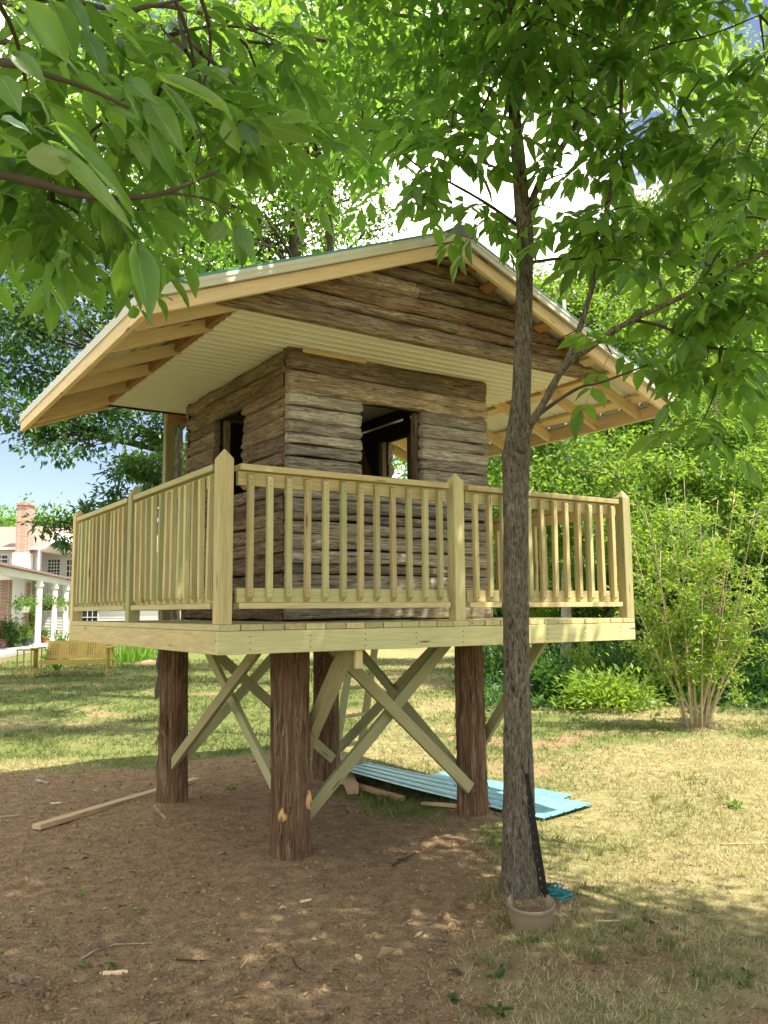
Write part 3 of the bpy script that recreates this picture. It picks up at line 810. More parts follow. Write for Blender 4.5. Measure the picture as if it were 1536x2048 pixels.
# ridge cap
mb = MB(); V = []
for y in (RY0 - .03, RY1 + .03):
    for dx, dz in ((-.15, .012), (-.15, .020), (-.02, .045), (.02, .045), (.15, .020), (.15, .012)): V.append(D(RX + dx, y, ZR + dz - SL * max(0, abs(dx) - .02)))
mb.add(V, [(j, j + 1, 7 + j, 6 + j) for j in range(5)] + [(0, 6, 11, 5), (5, 4, 3, 2, 1, 0), (6, 7, 8, 9, 10, 11)])
mb.build('ridge_cap', M_grey, HOUSE)
# lookout blocks between the gable logs and the fly rafter
for u in (.42, .98, 1.5):
    x = RX + u
    beam('lookout', D(x, .03, rz(x) - .105), D(x, .20, rz(x) - .105), .089, .036, M_redpine if u < 1.3 else M_pine, HOUSE, up=(SL, 0, 1))
beam('tie_beam', D(SX1 + .02, SY1 - .02, 2.10), D(4.12, SY1 - .02, 2.10 - SL * .72), .038, .089, M_pine, HOUSE)
beam('eave_beam', D(3.36, SY0 + .02, 2.10), D(3.36, SY1, 2.10), .03, .05, M_pine, HOUSE)

# --- gable of log slabs (front) and a plainer one behind
def gable(yb, out, detailed):
    mb = MB(); zb = 2.09
    hw = (ZR - .10 - zb) / SL
    V = [D(RX - hw, yb, zb), D(RX + hw, yb, zb), D(RX, yb, ZR - .10)]; V += [v - Vector((0, out, 0)) * .02 for v in V]
    mb.add(V, [(0, 1, 2), (5, 4, 3), (0, 3, 4, 1), (1, 4, 5, 2), (2, 5, 3, 0)])
    g = mb.build('gable', M_back, HOUSE)
    zs = [2.055, 2.185, 2.275, 2.405, 2.52, 2.62, 2.72, 2.80]
    for i in range(len(zs) - 1):
        z0, z1 = zs[i], zs[i + 1]
        hw = (ZR - .075 - z0) / SL - (.0 if i else .12)
        a, b = RX - hw, RX + hw
        if i == 0: a, b = .07, 3.62
        parts = [(a, b)]
        if i == 1: parts = [(a, 2.02), (2.0, b)]
        if i == 3: parts = [(a, 1.64), (1.62, b)]
        for k, (s0, s1) in enumerate(parts):
            m = [M_logtop, M_logtop, M_logred, M_logtop, M_logtop, M_logred, M_logtop][i] if k == 0 else (M_logred if i == 1 else M_logtop)
            flip = out < 0
            cx_ = (s0 + s1) / 2
            def top(al, s0=s0, s1=s1, flip=flip): 
                x = s0 + al if not flip else s1 - al
                return rz(x) - .068
            log_plank((s0, yb, 0), (s1, yb, 0), z0 - (.01 if i == 0 else 0), z1, (0, out, 0), m, g, random.random() * 50, bulge=.03, thick=.022, rag0=.0 if k else .02, rag1=.0 if (k == 0 and len(parts) > 1) else .02, wav=.022, top=top, rough=1.8)
gable(.262, -1, True)
gable(3.33, 1, False)
# porch post at the back-left corner, under the soffit
beam('porch_post', D(.84, 3.40, .0), D(.84, 3.40, 2.05), .089, .089, M_brace, HOUSE)
beam('porch_beam', D(.80, 3.36, 2.0), D(1.8, 3.36, 2.0), .04, .09, M_redpine, HOUSE)

# ------------------------------------------------------------------ things lying about
LAD = empty('ladder', (2.86, 3.2, 0), 'green tinged wooden ladder leaning under the rear of the playhouse deck', 'ladder')
rb, rt = Vector((3.00, 3.33, gz(3.0, 3.33))), Vector((3.46, 3.60, 1.58))
lv = Vector((-.38, -.12, 0))
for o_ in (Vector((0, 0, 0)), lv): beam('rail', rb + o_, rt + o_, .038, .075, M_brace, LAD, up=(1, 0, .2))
for k in range(5):
    p = rb.lerp(rt, .17 + .185 * k); beam('rung', p + lv * .03, p + lv * .97, .05, .034, M_brace, LAD)

# blue roofing sheets
def ribbed_sheet(name, A, B, C, Dd, nrib, label, sag=.0, parts=True):
    """A,B far edge; Dd,C near edge; ribs run A->B"""
    A, B, C, Dd = map(Vector, (A, B, C, Dd)); prof = []
    for r_ in range(nrib):
        b = r_ / nrib; w = 1 / nrib
        prof += [(b, 0), (b + w * .44, 0), (b + w * .49, .010), (b + w * .56, .010), (b + w * .61, 0), (b + w * .80, .003)]
    prof.append((1, 0)); nu = 10; V = []
    for i in range(nu + 1):
        u = i / nu
        for t, z in prof:
            p = A.lerp(B, u).lerp(Dd.lerp(C, u), t); V.append(p + Vector((0, 0, z - sag * math.sin(math.pi * u))))
    k = len(prof); F = [(i * k + j, i * k + j + 1, (i + 1) * k + j + 1, (i + 1) * k + j) for i in range(nu) for j in range(k - 1)]
    n0 = len(V); V += [v - Vector((0, 0, .003)) for v in V]; F += [tuple(n0 + a for a in reversed(f)) for f in F]
    o = obj(name, np_mesh(name, V, F), M_bluesheet, None, Matrix.Identity(4)); tag(o, label, 'metal sheet', 'blue roofing sheets on the grass'); return o
ga = lambda x, y, z: Vector((x, y, gz(x, y) + z))
ribbed_sheet('roofing_sheet', ga(2.98, 3.08, .10), ga(3.78, .66, .030), ga(3.00, .46, .030), ga(2.33, 2.55, .13), 4, 'long ribbed blue roofing sheet lying on top, its far end propped on planks', .02)
ribbed_sheet('roofing_sheet', ga(3.56, 2.5, .035), ga(3.93, 1.05, .016), ga(3.2, .8, .016), ga(2.8, 2.3, .03), 4, 'ribbed blue roofing sheet mostly hidden beneath the longer sheet', .0)
def lumber(name, p, q, w, h, mat, label, cat='board', group=None, roll=(0, 0, 1)):
    o = beam(name, p, q, w, h, mat, None, roll); return tag(o, label, cat, group)
p, q = on_ground(72, 1662), on_ground(392, 1558)
lumber('lumber_board', p + Vector((0, 0, .028)), q + Vector((0, 0, .02)), .089, .040, M_scrap, 'long reddish two by four lying on bare soil left of the legs')
lumber('lumber_offcut', on_ground(690, 1562) + Vector((0, 0, .06)), on_ground(706, 1590) + Vector((0, 0, .05)), .105, .085, M_scrap, 'short thick timber offcut at the foot of the rear leg', 'offcut')
lumber('lumber_board', ga(3.0, 3.05, .045), ga(2.35, 2.52, .055), .04, .085, M_scrap, 'tan plank on edge propping up the far end of the blue sheet')
lumber('lumber_board', ga(2.30, 2.48, .040), ga(2.52, 1.75, .02), .04, .05, M_scrap, 'dark plank lying along the shaded side of the blue sheet')
lumber('lumber_board', on_ground(845, 1606) + Vector((0, 0, .02)), on_ground(925, 1622) + Vector((0, 0, .015)), .06, .025, M_scrap, 'thin brown plank beside the front right leg and blue sheet')
def chip_board(name, px0, py0, px1, py1, w, h, mat, label, cat):
    a, b = on_ground(px0, py0), on_ground(px1, py1)
    mb = MB(); d = (b - a); L = d.length; d.normalize(); s = Vector((-d.y, d.x, 0)); rr = random.Random(px0)
    n = 6; V = []
    for i in range(n + 1):
        t = i / n; ww = w * (rr.uniform(.7, 1.05) if 0 < i < n else rr.uniform(.3, .8)); c = a + d * L * t + Vector((0, 0, .003))
        V += [c - s * ww / 2, c + s * ww / 2, c + s * ww * .45 + Vector((0, 0, h * rr.uniform(.7, 1.1))), c - s * ww * .45 + Vector((0, 0, h * rr.uniform(.7, 1.1)))]
    F = [(i * 4 + j, i * 4 + (j + 1) % 4, i * 4 + 4 + (j + 1) % 4, i * 4 + 4 + j) for i in range(n) for j in range(4)] + [(3, 2, 1, 0), (n * 4, n * 4 + 1, n * 4 + 2, n * 4 + 3)]
    mb.add(V, F); return tag(mb.build(name, mat), label, cat)
chip_board('wood_splinter', 200, 1945, 255, 1943, .035, .012, M_pine, 'pale fresh wood splinter lying beside small weeds at lower left', 'splinter')
chip_board('bark_piece', 12, 1950, 60, 1968, .05, .025, M_darklog, 'grey piece of bark lying near the lower left corner', 'bark')
chip_board('wood_chip', 600, 1800, 622, 1797, .03, .008, M_pine, 'small yellow wood chip on the soil in front of the near leg', 'wood chip')
chip_board('wood_chip', 712, 1910, 722, 1918, .03, .008, M_pine, 'small pale square wood chip low on the soil below the tree', 'wood chip')
chip_board('wood_chip', 308, 1625, 332, 1642, .025, .01, M_log, 'thin grey wood sliver on soil in front of the left leg', 'wood chip')
chip_board('wood_chip', 100, 1608, 122, 1606, .03, .01, M_pine, 'light wood sliver above the left end of the long board', 'wood chip')
chip_board('wood_chip', 72, 1558, 96, 1566, .04, .012, M_log, 'brown bark chip at the far left edge of the soil', 'wood chip')
def stick(pts, r, label, mat=M_twig, name='fallen_stick'):
    P = [on_ground(*p) + Vector((0, 0, r * 1.2)) for p in pts]
    Q = []
    for i in range(len(P) - 1):
        for k in range(3): Q.append(P[i].lerp(P[i + 1], k / 3))
    Q.append(P[-1]); mb = MB(); mb.tube(Q, [r * (1 - .55 * i / len(Q)) for i in range(len(Q))], 6)
    return tag(mb.build(name, mat, smooth=True), label, 'stick')
stick([(160, 1917), (190, 1898), (230, 1885), (306, 1881)], .006, 'long curved grey stick lying on soil at lower left', M_log)
stick([(74, 1899), (100, 1889)], .006, 'short straight grey stick left of the long curved stick', M_log)
stick([(785, 1735), (808, 1722), (832, 1708)], .009, 'dark forked stick on soil between near leg and tree')
stick([(483, 1930), (490, 1920), (496, 1912)], .005, 'tiny pale stick on soil in the lower middle', M_tanstem)
stick([(586, 1915), (590, 1928), (610, 1943)], .005, 'bent dark twig lying on soil lower middle')
stick([(352, 1913), (385, 1916), (420, 1915)], .005, 'thin dark straight stick lying below the long curved one')
stick([(1288, 1842), (1308, 1850)], .012, 'short dark stick in dry grass right of the pot')
stick([(1440, 1688), (1500, 1687), (1560, 1685)], .006, 'thin straight stick lying across the sunny lawn at right', M_tanstem)
stick([(1195, 1846), (1240, 1843)], .007, 'short tan stick on bare soil right of the pot', M_tanstem)
stick([(0, 1636), (50, 1631)], .007, 'pale thin stick at the left edge below the long board', M_tanstem)
stick([(1485, 1935), (1505, 1950)], .008, 'dark stick in the dry grass at the lower right corner')
# chopped stump of a root, lower left
st = on_ground(72, 1990); mb = MB(); mb.lathe([(.0, .045), (.034, .045), (.040, .04), (.045, -.02)], 12, st)
tag(mb.build('cut_stub', M_logred), 'low reddish cut stub poking out of the soil at lower left', 'stub')

# pot cut open at the back, hugging the tree
M_pot = mat_plain('tan_plastic', (0.215, 0.17, 0.105), 0.5, 0.35, 0.08, 5)
pc = on_ground(1070, 1868); tw = (Vector(TREE_XY + (0,)) - Vector((pc.x, pc.y, 0))).normalized()
pcen = Vector((pc.x, pc.y, pc.z)) + Vector((tw.x, tw.y, 0)) * .118
a_open = math.atan2(tw.y, tw.x)
mb = MB(); a0 = a_open + R(55); a1 = a_open + R(305); N = 40; prof = [(.104, -.03), (.112, .0), (.122, .08), (.125, .118), (.1265, .120), (.127, .138), (.124, .141), (.119, .137), (.112, .06), (.098, -.03)]
m = N + 1; vs = []
for r_, z_ in prof:
    for i in range(m):
        a = a0 + (a1 - a0) * i / N; 
        dipl = .0 if z_ < .1 else -.028 * math.sin(math.pi * i / N)
        vs.append((pcen.x + r_ * math.cos(a), pcen.y + r_ * math.sin(a), pcen.z + z_ + dipl))
fs = [(j * m + i, j * m + i + 1, (j + 1) * m + i + 1, (j + 1) * m + i) for j in range(len(prof) - 1) for i in range(N)]
mb.add(vs, fs); POT = tag(mb.build('plant_pot', M_pot, smooth=True), 'tan plastic pot cut open at the back and set against the tree foot', 'pot')
mb = MB(); mb.lathe([(0, .075), (.06, .085), (.108, .055)], 20, pcen); mb.build('potting_soil', mat_plain('chip_soil', (.19, .13, .08), .95, .05, .4, 40, .8), POT)
# perforated iron strip leaning on the trunk
DT = (Vector((TREE_XY[0], TREE_XY[1], 0)) - CAM_LOC).dot(fwd)
S0 = at(1087, 1806, DT - .075); S1 = at(1046, 1548, DT - .005)
ST = Matrix.Identity(4)
d = (S1 - S0).normalized(); side = d.cross(fwd).normalized(); nn = side.cross(d)
mb = MB(); Ls = (S1 - S0).length; nh = 14; w = .034
xs_ = [0]; 
for k in range(nh):
    c = Ls * (k + .7) / (nh + .4); xs_ += [c - .008, c + .008]
xs_.append(Ls)
def sv(u, v, t=0): return S0 + d * u + side * v + nn * t
for i in range(len(xs_) - 1):
    u0, u1 = xs_[i], xs_[i + 1]
    spans = [(-w, w)] if i % 2 == 0 else [(-w, -.008), (.0, w)]
    for v0, v1 in spans:
        t0 = 0; t1 = .006
        vs = [sv(u0, v0, t0), sv(u1, v0, t0), sv(u1, v1, t0), sv(u0, v1, t0), sv(u0, v0, t1), sv(u1, v0, t1), sv(u1, v1, t1), sv(u0, v1, t1)]
        mb.add(vs, [(0, 3, 2, 1), (4, 5, 6, 7), (0, 1, 5, 4), (1, 2, 6, 5), (2, 3, 7, 6), (3, 0, 4, 7)])
tag(mb.build('iron_strip', M_rust), 'dark rusty iron strip with a row of holes leaning on the tree', 'metal strip')
# teal rope heap behind the pot
M_rope = mat_plain('teal_rope', (0.03, 0.20, 0.20), 0.7, 0.2, 0.3, 20)
rr = random.Random(5); mb = MB(); c0 = on_ground(1105, 1785); c1 = on_ground(1130, 1812)
P = []
for i in range(150):
    t = i / 149; c = c0.lerp(c1, t * .9 + .1 * math.sin(t * 19))
    P.append(c + Vector((.06 * math.sin(t * 61) + rr.uniform(-.012, .012), .05 * math.cos(t * 53) + rr.uniform(-.012, .012), .012 + .018 * abs(math.sin(t * 37)))))
mb.tube(P, [.0042] * len(P), 5); tag(mb.build('rope', M_rope, smooth=True), 'tangled teal green rope lying on the grass behind the pot', 'rope')

# ------------------------------------------------------------------ leaves
def tmpl(st, fold=.06, droop=.10):
    V = []; F = []
    rows = []
    for u, w in st:
        if w == 0: rows.append([len(V)]); V.append((u, 0, -droop * u * u))
        else:
            rows.append([len(V), len(V) + 1, len(V) + 2]); z = -droop * u * u
            V += [(u, -w, z + fold), (u, 0, z), (u, w, z + fold)]
    for a, b in zip(rows[:-1], rows[1:]):
        if len(a) == 1: F += [(a[0], b[1], b[0]), (a[0], b[2], b[1])]
        elif len(b) == 1: F += [(a[0], a[1], b[0]), (a[1], a[2], b[0])]
        else: F += [(a[0], a[1], b[1]), (a[0], b[1], b[0]), (a[1], a[2], b[2]), (a[1], b[2], b[1])]
    return np.array(V), np.array(F)
T_NEAR = tmpl([(0, 0), (.05, .06), (.16, .30), (.34, .48), (.52, .49), (.70, .36), (.86, .16), (1, 0)], .07, .14)
T_MID = tmpl([(0, 0), (.30, .44), (.62, .42), (1, 0)], .10, .16)
T_LOW = tmpl([(0, 0), (.45, .5), (1, 0)], .12, .10)
T_BLADE = (np.array([(0, -.5, 0), (0, .5, 0), (.55, .32, -.06), (.55, -.32, -.06), (1, 0, -.28)]), np.array([(0, 1, 2), (0, 2, 3), (3, 2, 4)]))
T_TRI = (np.array([(0, -.5, 0), (0, .5, 0), (1, 0, -.15)]), np.array([(0, 1, 2)]))
def unit(a): return a / (np.linalg.norm(a, axis=-1, keepdims=True) + 1e-9)
def leaf_arrays(base, d, nrm, L, Wd, T):
    d = unit(d); s = unit(np.cross(nrm, d)); n2 = np.cross(d, s)
    tv, tf = T; L = np.asarray(L)[:, None, None]; Wd = np.asarray(Wd)[:, None, None]
    V = base[:, None] + d[:, None] * tv[None, :, 0:1] * L + s[:, None] * tv[None, :, 1:2] * Wd + n2[:, None] * tv[None, :, 2:3] * L
    k = len(tv); F = tf[None] + (np.arange(len(base)) * k)[:, None, None]
    return V.reshape(-1, 3), F.reshape(-1, 3), k
def leaf_mass(name, base, d, nrm, L, Wd, T, mat, parent, tint, kind='stuff'):
    V, F, k = leaf_arrays(base, d, nrm, L, Wd, T)
    me = np_mesh(name, V, F, False, {'tint': np.repeat(np.clip(tint, 0, 1), k)})
    o = obj(name, me, mat, parent, Matrix.Identity(4))
    if kind: o['kind'] = kind
    return o
def rdir(n, rng): return unit(rng.normal(size=(n, 3)))

def tube_mb(mb, a, b, ra, rb, rng, sag=.12, n=6, k=6):
    a = Vector(a); b = Vector(b); L = (b - a).length; pts = []
    w = Vector(rng.normal(size=3)) * L * .06
    for i in range(k + 1):
        t = i / k; pts.append(a.lerp(b, t) + w * math.sin(math.pi * t) + Vector((0, 0, L * sag * math.sin(math.pi * t))))
    mb.tube(pts, [ra + (rb - ra) * i / k for i in range(k + 1)], n, cap=False)
    return pts

def crown_points(lobes, rng, leaf_area, lai, clump=.33, zsq=.85):
    """lobes: (centre, radius). returns leaf points, clump ids, clump centres"""
    P = []; CI = []; CC = []; LI = []
    for li, (c, r) in enumerate(lobes):
        c = np.array(c); nc = max(5, int(16 * min(3, (r / 1.2) ** 1.4)))
        u = rdir(nc, rng) * (rng.random((nc, 1)) ** .42) * r * np.array([1, 1, zsq]); cc = c + u
        n = int(lai * math.pi * r * r / leaf_area); a = rng.integers(0, nc, n)
        g = rng.normal(size=(n, 3)) * (r * clump) * np.array([1, 1, .55]) * rng.uniform(.5, 1.1, (nc, 1))[a]
        P.append(cc[a] + g); CI.append(a + sum(len(x) for x in CC)); CC.append(cc); LI += [li] * nc
    return np.concatenate(P), np.concatenate(CI), np.concatenate(CC), np.array(LI)

def tree(name, label, base, trunk, lobes, mat, leaf=.13, lai=3.2, bark=None, group=None, seed=1, T=T_LOW, wr=.46, cat='tree', hang=.35, tintc=.35, twigs=True, bushy=.33):
    rng = np.random.default_rng(seed); bark = bark or M_darkbark
    root = empty(name, tuple(base), label, cat, group)
    mb = MB(); pts = [Vector(p) for p, r in trunk]; rad = [r for p, r in trunk]
    Q = []; QR = []
    for i in range(len(pts) - 1):
        for k in range(4): Q.append(pts[i].lerp(pts[i + 1], k / 4) + Vector(rng.normal(size=3)) * rad[i] * .12); QR.append(rad[i] + (rad[i + 1] - rad[i]) * k / 4)
    Q.append(pts[-1]); QR.append(rad[-1])
    mb.tube(Q, QR, 10); mb.build('trunk', bark, root, smooth=True)
    lob = [(np.array(c), r) for c, r in lobes]
    P, CI, CC, LI = crown_points(lob, rng, leaf * leaf * wr * .5, lai, bushy)
    mb = MB()
    for li, (c, r) in enumerate(lob):
        cands = [(q, qr) for q, qr in zip(Q, QR) if q.z < c[2] + .2] or [(Q[0], QR[0])]
        q, qr = min(cands, key=lambda t: (Vector(c) - t[0]).length + .4 * abs(t[0].z - c[2] + r))
        rb = min(qr * .6, .02 + r * .03)
        lp = tube_mb(mb, q, c, rb, rb * .45, rng, .05, 6, 6)
        if twigs:
            for cc in CC[LI == li][:14]:
                s = lp[rng.integers(2, 6)]
                tube_mb(mb, s, cc, rb * .35, .006, rng, .04, 4, 3)
    b = mb.build('branches', bark, root, smooth=True); b['kind'] = 'stuff'
    n = len(P); out = unit(P - np.concatenate([np.repeat(c[None], 1, 0) for c, r in lob])[LI[CI]])
    d = unit(out * .5 + rdir(n, rng) * .8 + np.array([0, 0, -hang])); nr = unit(rdir(n, rng) * .75 + np.array([0, 0, .8]))
    tc = rng.normal(0, .16, len(CC)); t = tintc + tc[CI] + rng.normal(0, .13, n)
    L = leaf * rng.uniform(.65, 1.25, n)
    leaf_mass('foliage', P, d, nr, L, L * wr, T, mat, root, t)
    return root

def pl(lst):                                           # lobes given by bearing, radius on the photo and distance
    return [(at(x, y, dep), r * dep / FPX) for x, y, r, dep in lst]
def gp(px, dep, z=0.0):                                # a spot on the ground at a bearing and distance
    d = ray(px, 1220); d.z = 0; p = CAM_LOC + d * dep; return Vector((p.x, p.y, z))
def trunk_to(px, dep, top_py, r0, r1, lean=0.0):
    b = gp(px, dep, -.1); t = at(px + lean, top_py, dep)
    return b, [(b, r0 * 1.25), (b.lerp(t, .08), r0), (b.lerp(t, .5) + Vector((.1, 0, 0)), (r0 + r1) / 2), (t, r1)]

# ---- woods on the right
def wood(px, dep, top, r0, lobes, mat, label, **kw):
    b, tr = trunk_to(px, dep, top, r0, r0 * .3, kw.pop('lean', 0))
    return tree('woodland_tree', label, b, tr, pl([(x, y, r, dep + dd) for x, y, r, dd in lobes]), mat, group='trees along the wood edge', **kw)
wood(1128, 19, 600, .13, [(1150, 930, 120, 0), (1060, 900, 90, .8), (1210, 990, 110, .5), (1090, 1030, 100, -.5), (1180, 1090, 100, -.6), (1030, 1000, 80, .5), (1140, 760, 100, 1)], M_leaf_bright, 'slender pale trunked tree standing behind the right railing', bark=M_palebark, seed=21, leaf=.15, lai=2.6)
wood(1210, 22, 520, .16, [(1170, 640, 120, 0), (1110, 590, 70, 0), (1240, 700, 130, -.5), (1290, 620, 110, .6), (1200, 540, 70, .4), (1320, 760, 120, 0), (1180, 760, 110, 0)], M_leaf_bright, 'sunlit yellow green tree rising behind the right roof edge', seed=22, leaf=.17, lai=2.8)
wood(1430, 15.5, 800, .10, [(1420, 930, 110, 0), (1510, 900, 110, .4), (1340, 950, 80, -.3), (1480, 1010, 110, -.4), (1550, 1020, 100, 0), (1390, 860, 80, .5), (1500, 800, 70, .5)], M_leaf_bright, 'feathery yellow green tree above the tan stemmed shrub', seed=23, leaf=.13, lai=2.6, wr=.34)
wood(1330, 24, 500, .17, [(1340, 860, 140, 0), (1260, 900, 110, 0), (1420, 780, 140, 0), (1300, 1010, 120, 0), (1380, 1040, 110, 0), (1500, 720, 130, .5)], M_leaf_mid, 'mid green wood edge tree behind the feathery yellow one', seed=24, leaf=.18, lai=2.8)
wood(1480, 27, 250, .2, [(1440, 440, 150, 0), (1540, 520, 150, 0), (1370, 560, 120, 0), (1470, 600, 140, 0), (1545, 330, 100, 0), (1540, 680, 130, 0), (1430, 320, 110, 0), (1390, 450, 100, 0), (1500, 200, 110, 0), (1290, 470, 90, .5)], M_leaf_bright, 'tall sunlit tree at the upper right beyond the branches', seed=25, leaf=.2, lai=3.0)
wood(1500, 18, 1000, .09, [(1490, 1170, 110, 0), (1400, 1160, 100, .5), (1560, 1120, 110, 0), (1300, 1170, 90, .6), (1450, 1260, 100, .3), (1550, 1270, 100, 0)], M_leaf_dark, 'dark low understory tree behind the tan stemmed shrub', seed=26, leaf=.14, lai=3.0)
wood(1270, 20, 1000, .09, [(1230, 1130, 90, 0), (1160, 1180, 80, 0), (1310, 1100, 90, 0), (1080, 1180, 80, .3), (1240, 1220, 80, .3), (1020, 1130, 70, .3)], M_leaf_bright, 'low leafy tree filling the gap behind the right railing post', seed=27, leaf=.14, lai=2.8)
wood(942, 27, 450, .15, [(1010, 1000, 90, 0), (1040, 560, 60, 0), (1090, 620, 80, 0), (1010, 900, 90, 0), (960, 1030, 100, 0), (900, 1080, 100, 0), (830, 960, 90, 0), (780, 1010, 90, 0)], M_leaf_mid, 'tree seen just right of the cabin behind the young trunk', seed=28, leaf=.2, lai=2.2)

# ---- big trees on the left, behind the playhouse
def left(name, px, dep, top, r0, lobes, mat, label, **kw):
    b, tr = trunk_to(px, dep, top, r0, r0 * .35, kw.pop('lean', 0))
    return tree(name, label, b, tr, pl([(x, y, r, dep + dd) for x, y, r, dd in lobes]), mat, group='tall trees behind the playhouse', **kw)
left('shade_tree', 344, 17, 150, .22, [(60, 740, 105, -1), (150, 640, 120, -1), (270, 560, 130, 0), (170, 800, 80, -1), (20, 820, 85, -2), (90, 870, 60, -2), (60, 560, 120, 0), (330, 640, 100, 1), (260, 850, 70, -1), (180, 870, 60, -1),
     (20, 650, 80, -2), (330, 850, 60, -1)], M_leaf_dark, 'large tree left of the playhouse roof, its shaded leaves coloured dark', seed=31, leaf=.15, lai=2.0, bushy=.36)
left('shade_tree', 583, 20, 60, .26, [(150, 420, 150, 0), (300, 380, 160, 0), (450, 420, 140, 0), (100, 260, 150, 0), (260, 200, 160, 0), (420, 230, 150, 0), (560, 330, 140, 1), (20, 400, 120, 0), (550, 450, 110, 0), (390, 490, 100, 0), (640, 420, 90, 0), (430, 640, 150, 1.6), (560, 720, 160, -.5), (368, 738, 110, 1.9), (295, 708, 90, .8), (520, 560, 130, .5), (400, 550, 110, -4), (340, 690, 90, -6.5), (430, 400, 110, -7)], M_leaf_mid, 'tall bright leaved tree rising behind the left roof slope', seed=32, leaf=.17, lai=1.5, bushy=.36)
left('shade_tree', 656, 24, 100, .24, [(700, 400, 80, 0), (770, 455, 55, 0), (640, 250, 140, 0), (760, 210, 130, 0), (580, 130, 150, 0), (720, 60, 150, 0), (420, 70, 150, 0), (880, 120, 140, 0), (640, 470, 60, 0), (830, 250, 70, 0)], M_leaf_mid, 'tall feathery tree beyond the ridge of the roof', seed=33, leaf=.19, lai=1.3, wr=.34, bushy=.38)
left('shade_tree', 346, 18.5, 800, .10, [(300, 930, 60, 0), (355, 900, 60, 0), (350, 980, 60, 0), (280, 1010, 50, 0), (400, 940, 70, 0)], M_leaf_bright, 'small sunny yellow green tree behind the left railing', seed=34, leaf=.14, lai=2.6)
left('shade_tree', 338, 12, 1000, .05, [(190, 1030, 42, 0), (240, 1000, 45, 0), (130, 1050, 40, 0), (90, 1055, 26, 0), (290, 960, 45, 0), (150, 1090, 26, .0), (250, 945, 45, 0), (310, 920, 40, 0)], M_leaf_dark, 'drooping dark leaved saplings between house chimney and railing', seed=35, leaf=.12, lai=1.9, wr=.3, bushy=.4)

left('shade_tree', 655, 11.6, 330, .10, [(540, 270, 110, -.4), (440, 190, 120, -.4), (640, 190, 110, -.2), (330, 120, 120, -.6), (560, 100, 120, 0), (690, 300, 55, -.2), (230, 210, 110, -.8), (740, 110, 110, .2), (620, 380, 50, -.4)], M_leaf_mid, 'leafy tree whose crown fills the top centre behind the roof', seed=36, leaf=.14, lai=1.9, wr=.40)
# ---- far woods, one mass
rng = np.random.default_rng(5)
cs = []
for k in range(80):
    x = -150 + 1900 * (k + rng.random()) / 80; dep = rng.uniform(62, 80) if x < 420 else rng.uniform(46, 60)
    topy = 1010 if x < 130 else (rng.uniform(1030, 1080) if x < 500 else rng.uniform(760, 960) if x > 950 else rng.uniform(980, 1060))
    r = rng.uniform(60, 90); y = topy + r
    while y < 1260: cs.append((x + rng.uniform(-20, 20), y, r, dep)); y += r * .9
P, CI, CC, LI = crown_points([(np.array(c), r) for c, r in pl(cs)], rng, .36 * .36 * .25, 2.0, .36)
d = unit(rdir(len(P), rng) + np.array([0, 0, -.3])); nr = unit(rdir(len(P), rng) * .8 + np.array([0, 0, .7])); L = .38 * rng.uniform(.7, 1.25, len(P))
fw = leaf_mass('far_woods', P, d, nr, L, L * .5, T_LOW, M_leaf_mid, None, .4 + rng.normal(0, .15, len(CC))[CI] + rng.normal(0, .12, len(P)))
tag(fw, 'distant belt of green woods beyond the lawn', 'woods')

# ------------------------------------------------------------------ compound leaved trees close by
def radiating(tips, rng, per=5, L=(.20, .32), pairs=3, ll=(.10, .145), wr=.44, droop=.25):
    """whorls of pinnate leaves at twig tips -> arrays of leaflets and the stalks"""
    n = len(tips) * per; b = np.repeat(np.array(tips), per, 0) + rng.normal(0, .02, (n, 3))
    az = np.tile(np.arange(per) * 2 * np.pi / per, len(tips)) + np.repeat(rng.random(len(tips)) * 6.28, per) + rng.normal(0, .3, n)
    el = rng.normal(-.25, .30, n)
    d = np.stack([np.cos(az) * np.cos(el), np.sin(az) * np.cos(el), np.sin(el)], -1)
    up = unit(np.array([0, 0, 1.0]) + rng.normal(0, .22, (n, 3)))
    s = unit(np.cross(up, d)); nn = np.cross(d, s); LL = rng.uniform(L[0], L[1], n)
    oB, oD, oN, oL = [], [], [], []
    for k in range(pairs * 2 + 1):
        if k == pairs * 2: t = 1.0; sg = 0
        else: t = .38 + .52 * (k // 2) / max(1, pairs - 1); sg = 1 if k % 2 else -1
        pos = b + d * (LL * t)[:, None] - np.array([0, 0, 1.0]) * (droop * LL * t * t)[:, None]
        ld = unit(d * (1.0 if sg == 0 else .55) + s * sg * .9 + np.array([0, 0, -.28 - .25 * t]) + rng.normal(0, .12, (n, 3)))
        oB.append(pos); oD.append(ld); oN.append(unit(nn + rng.normal(0, .22, (n, 3)))); oL.append(rng.uniform(ll[0], ll[1], n) * (.8 + .3 * t))
    B = np.concatenate(oB); Dd = np.concatenate(oD); Nn = np.concatenate(oN); Ln = np.concatenate(oL)
    stalks = [(b, b + d * (LL * .5)[:, None] - np.array([0, 0, 1.]) * (droop * LL * .25)[:, None], b + d * LL[:, None] - np.array([0, 0, 1.]) * (droop * LL)[:, None])]
    return B, Dd, Nn, Ln, Ln * wr * rng.uniform(.85, 1.15, len(Ln)), stalks[0]
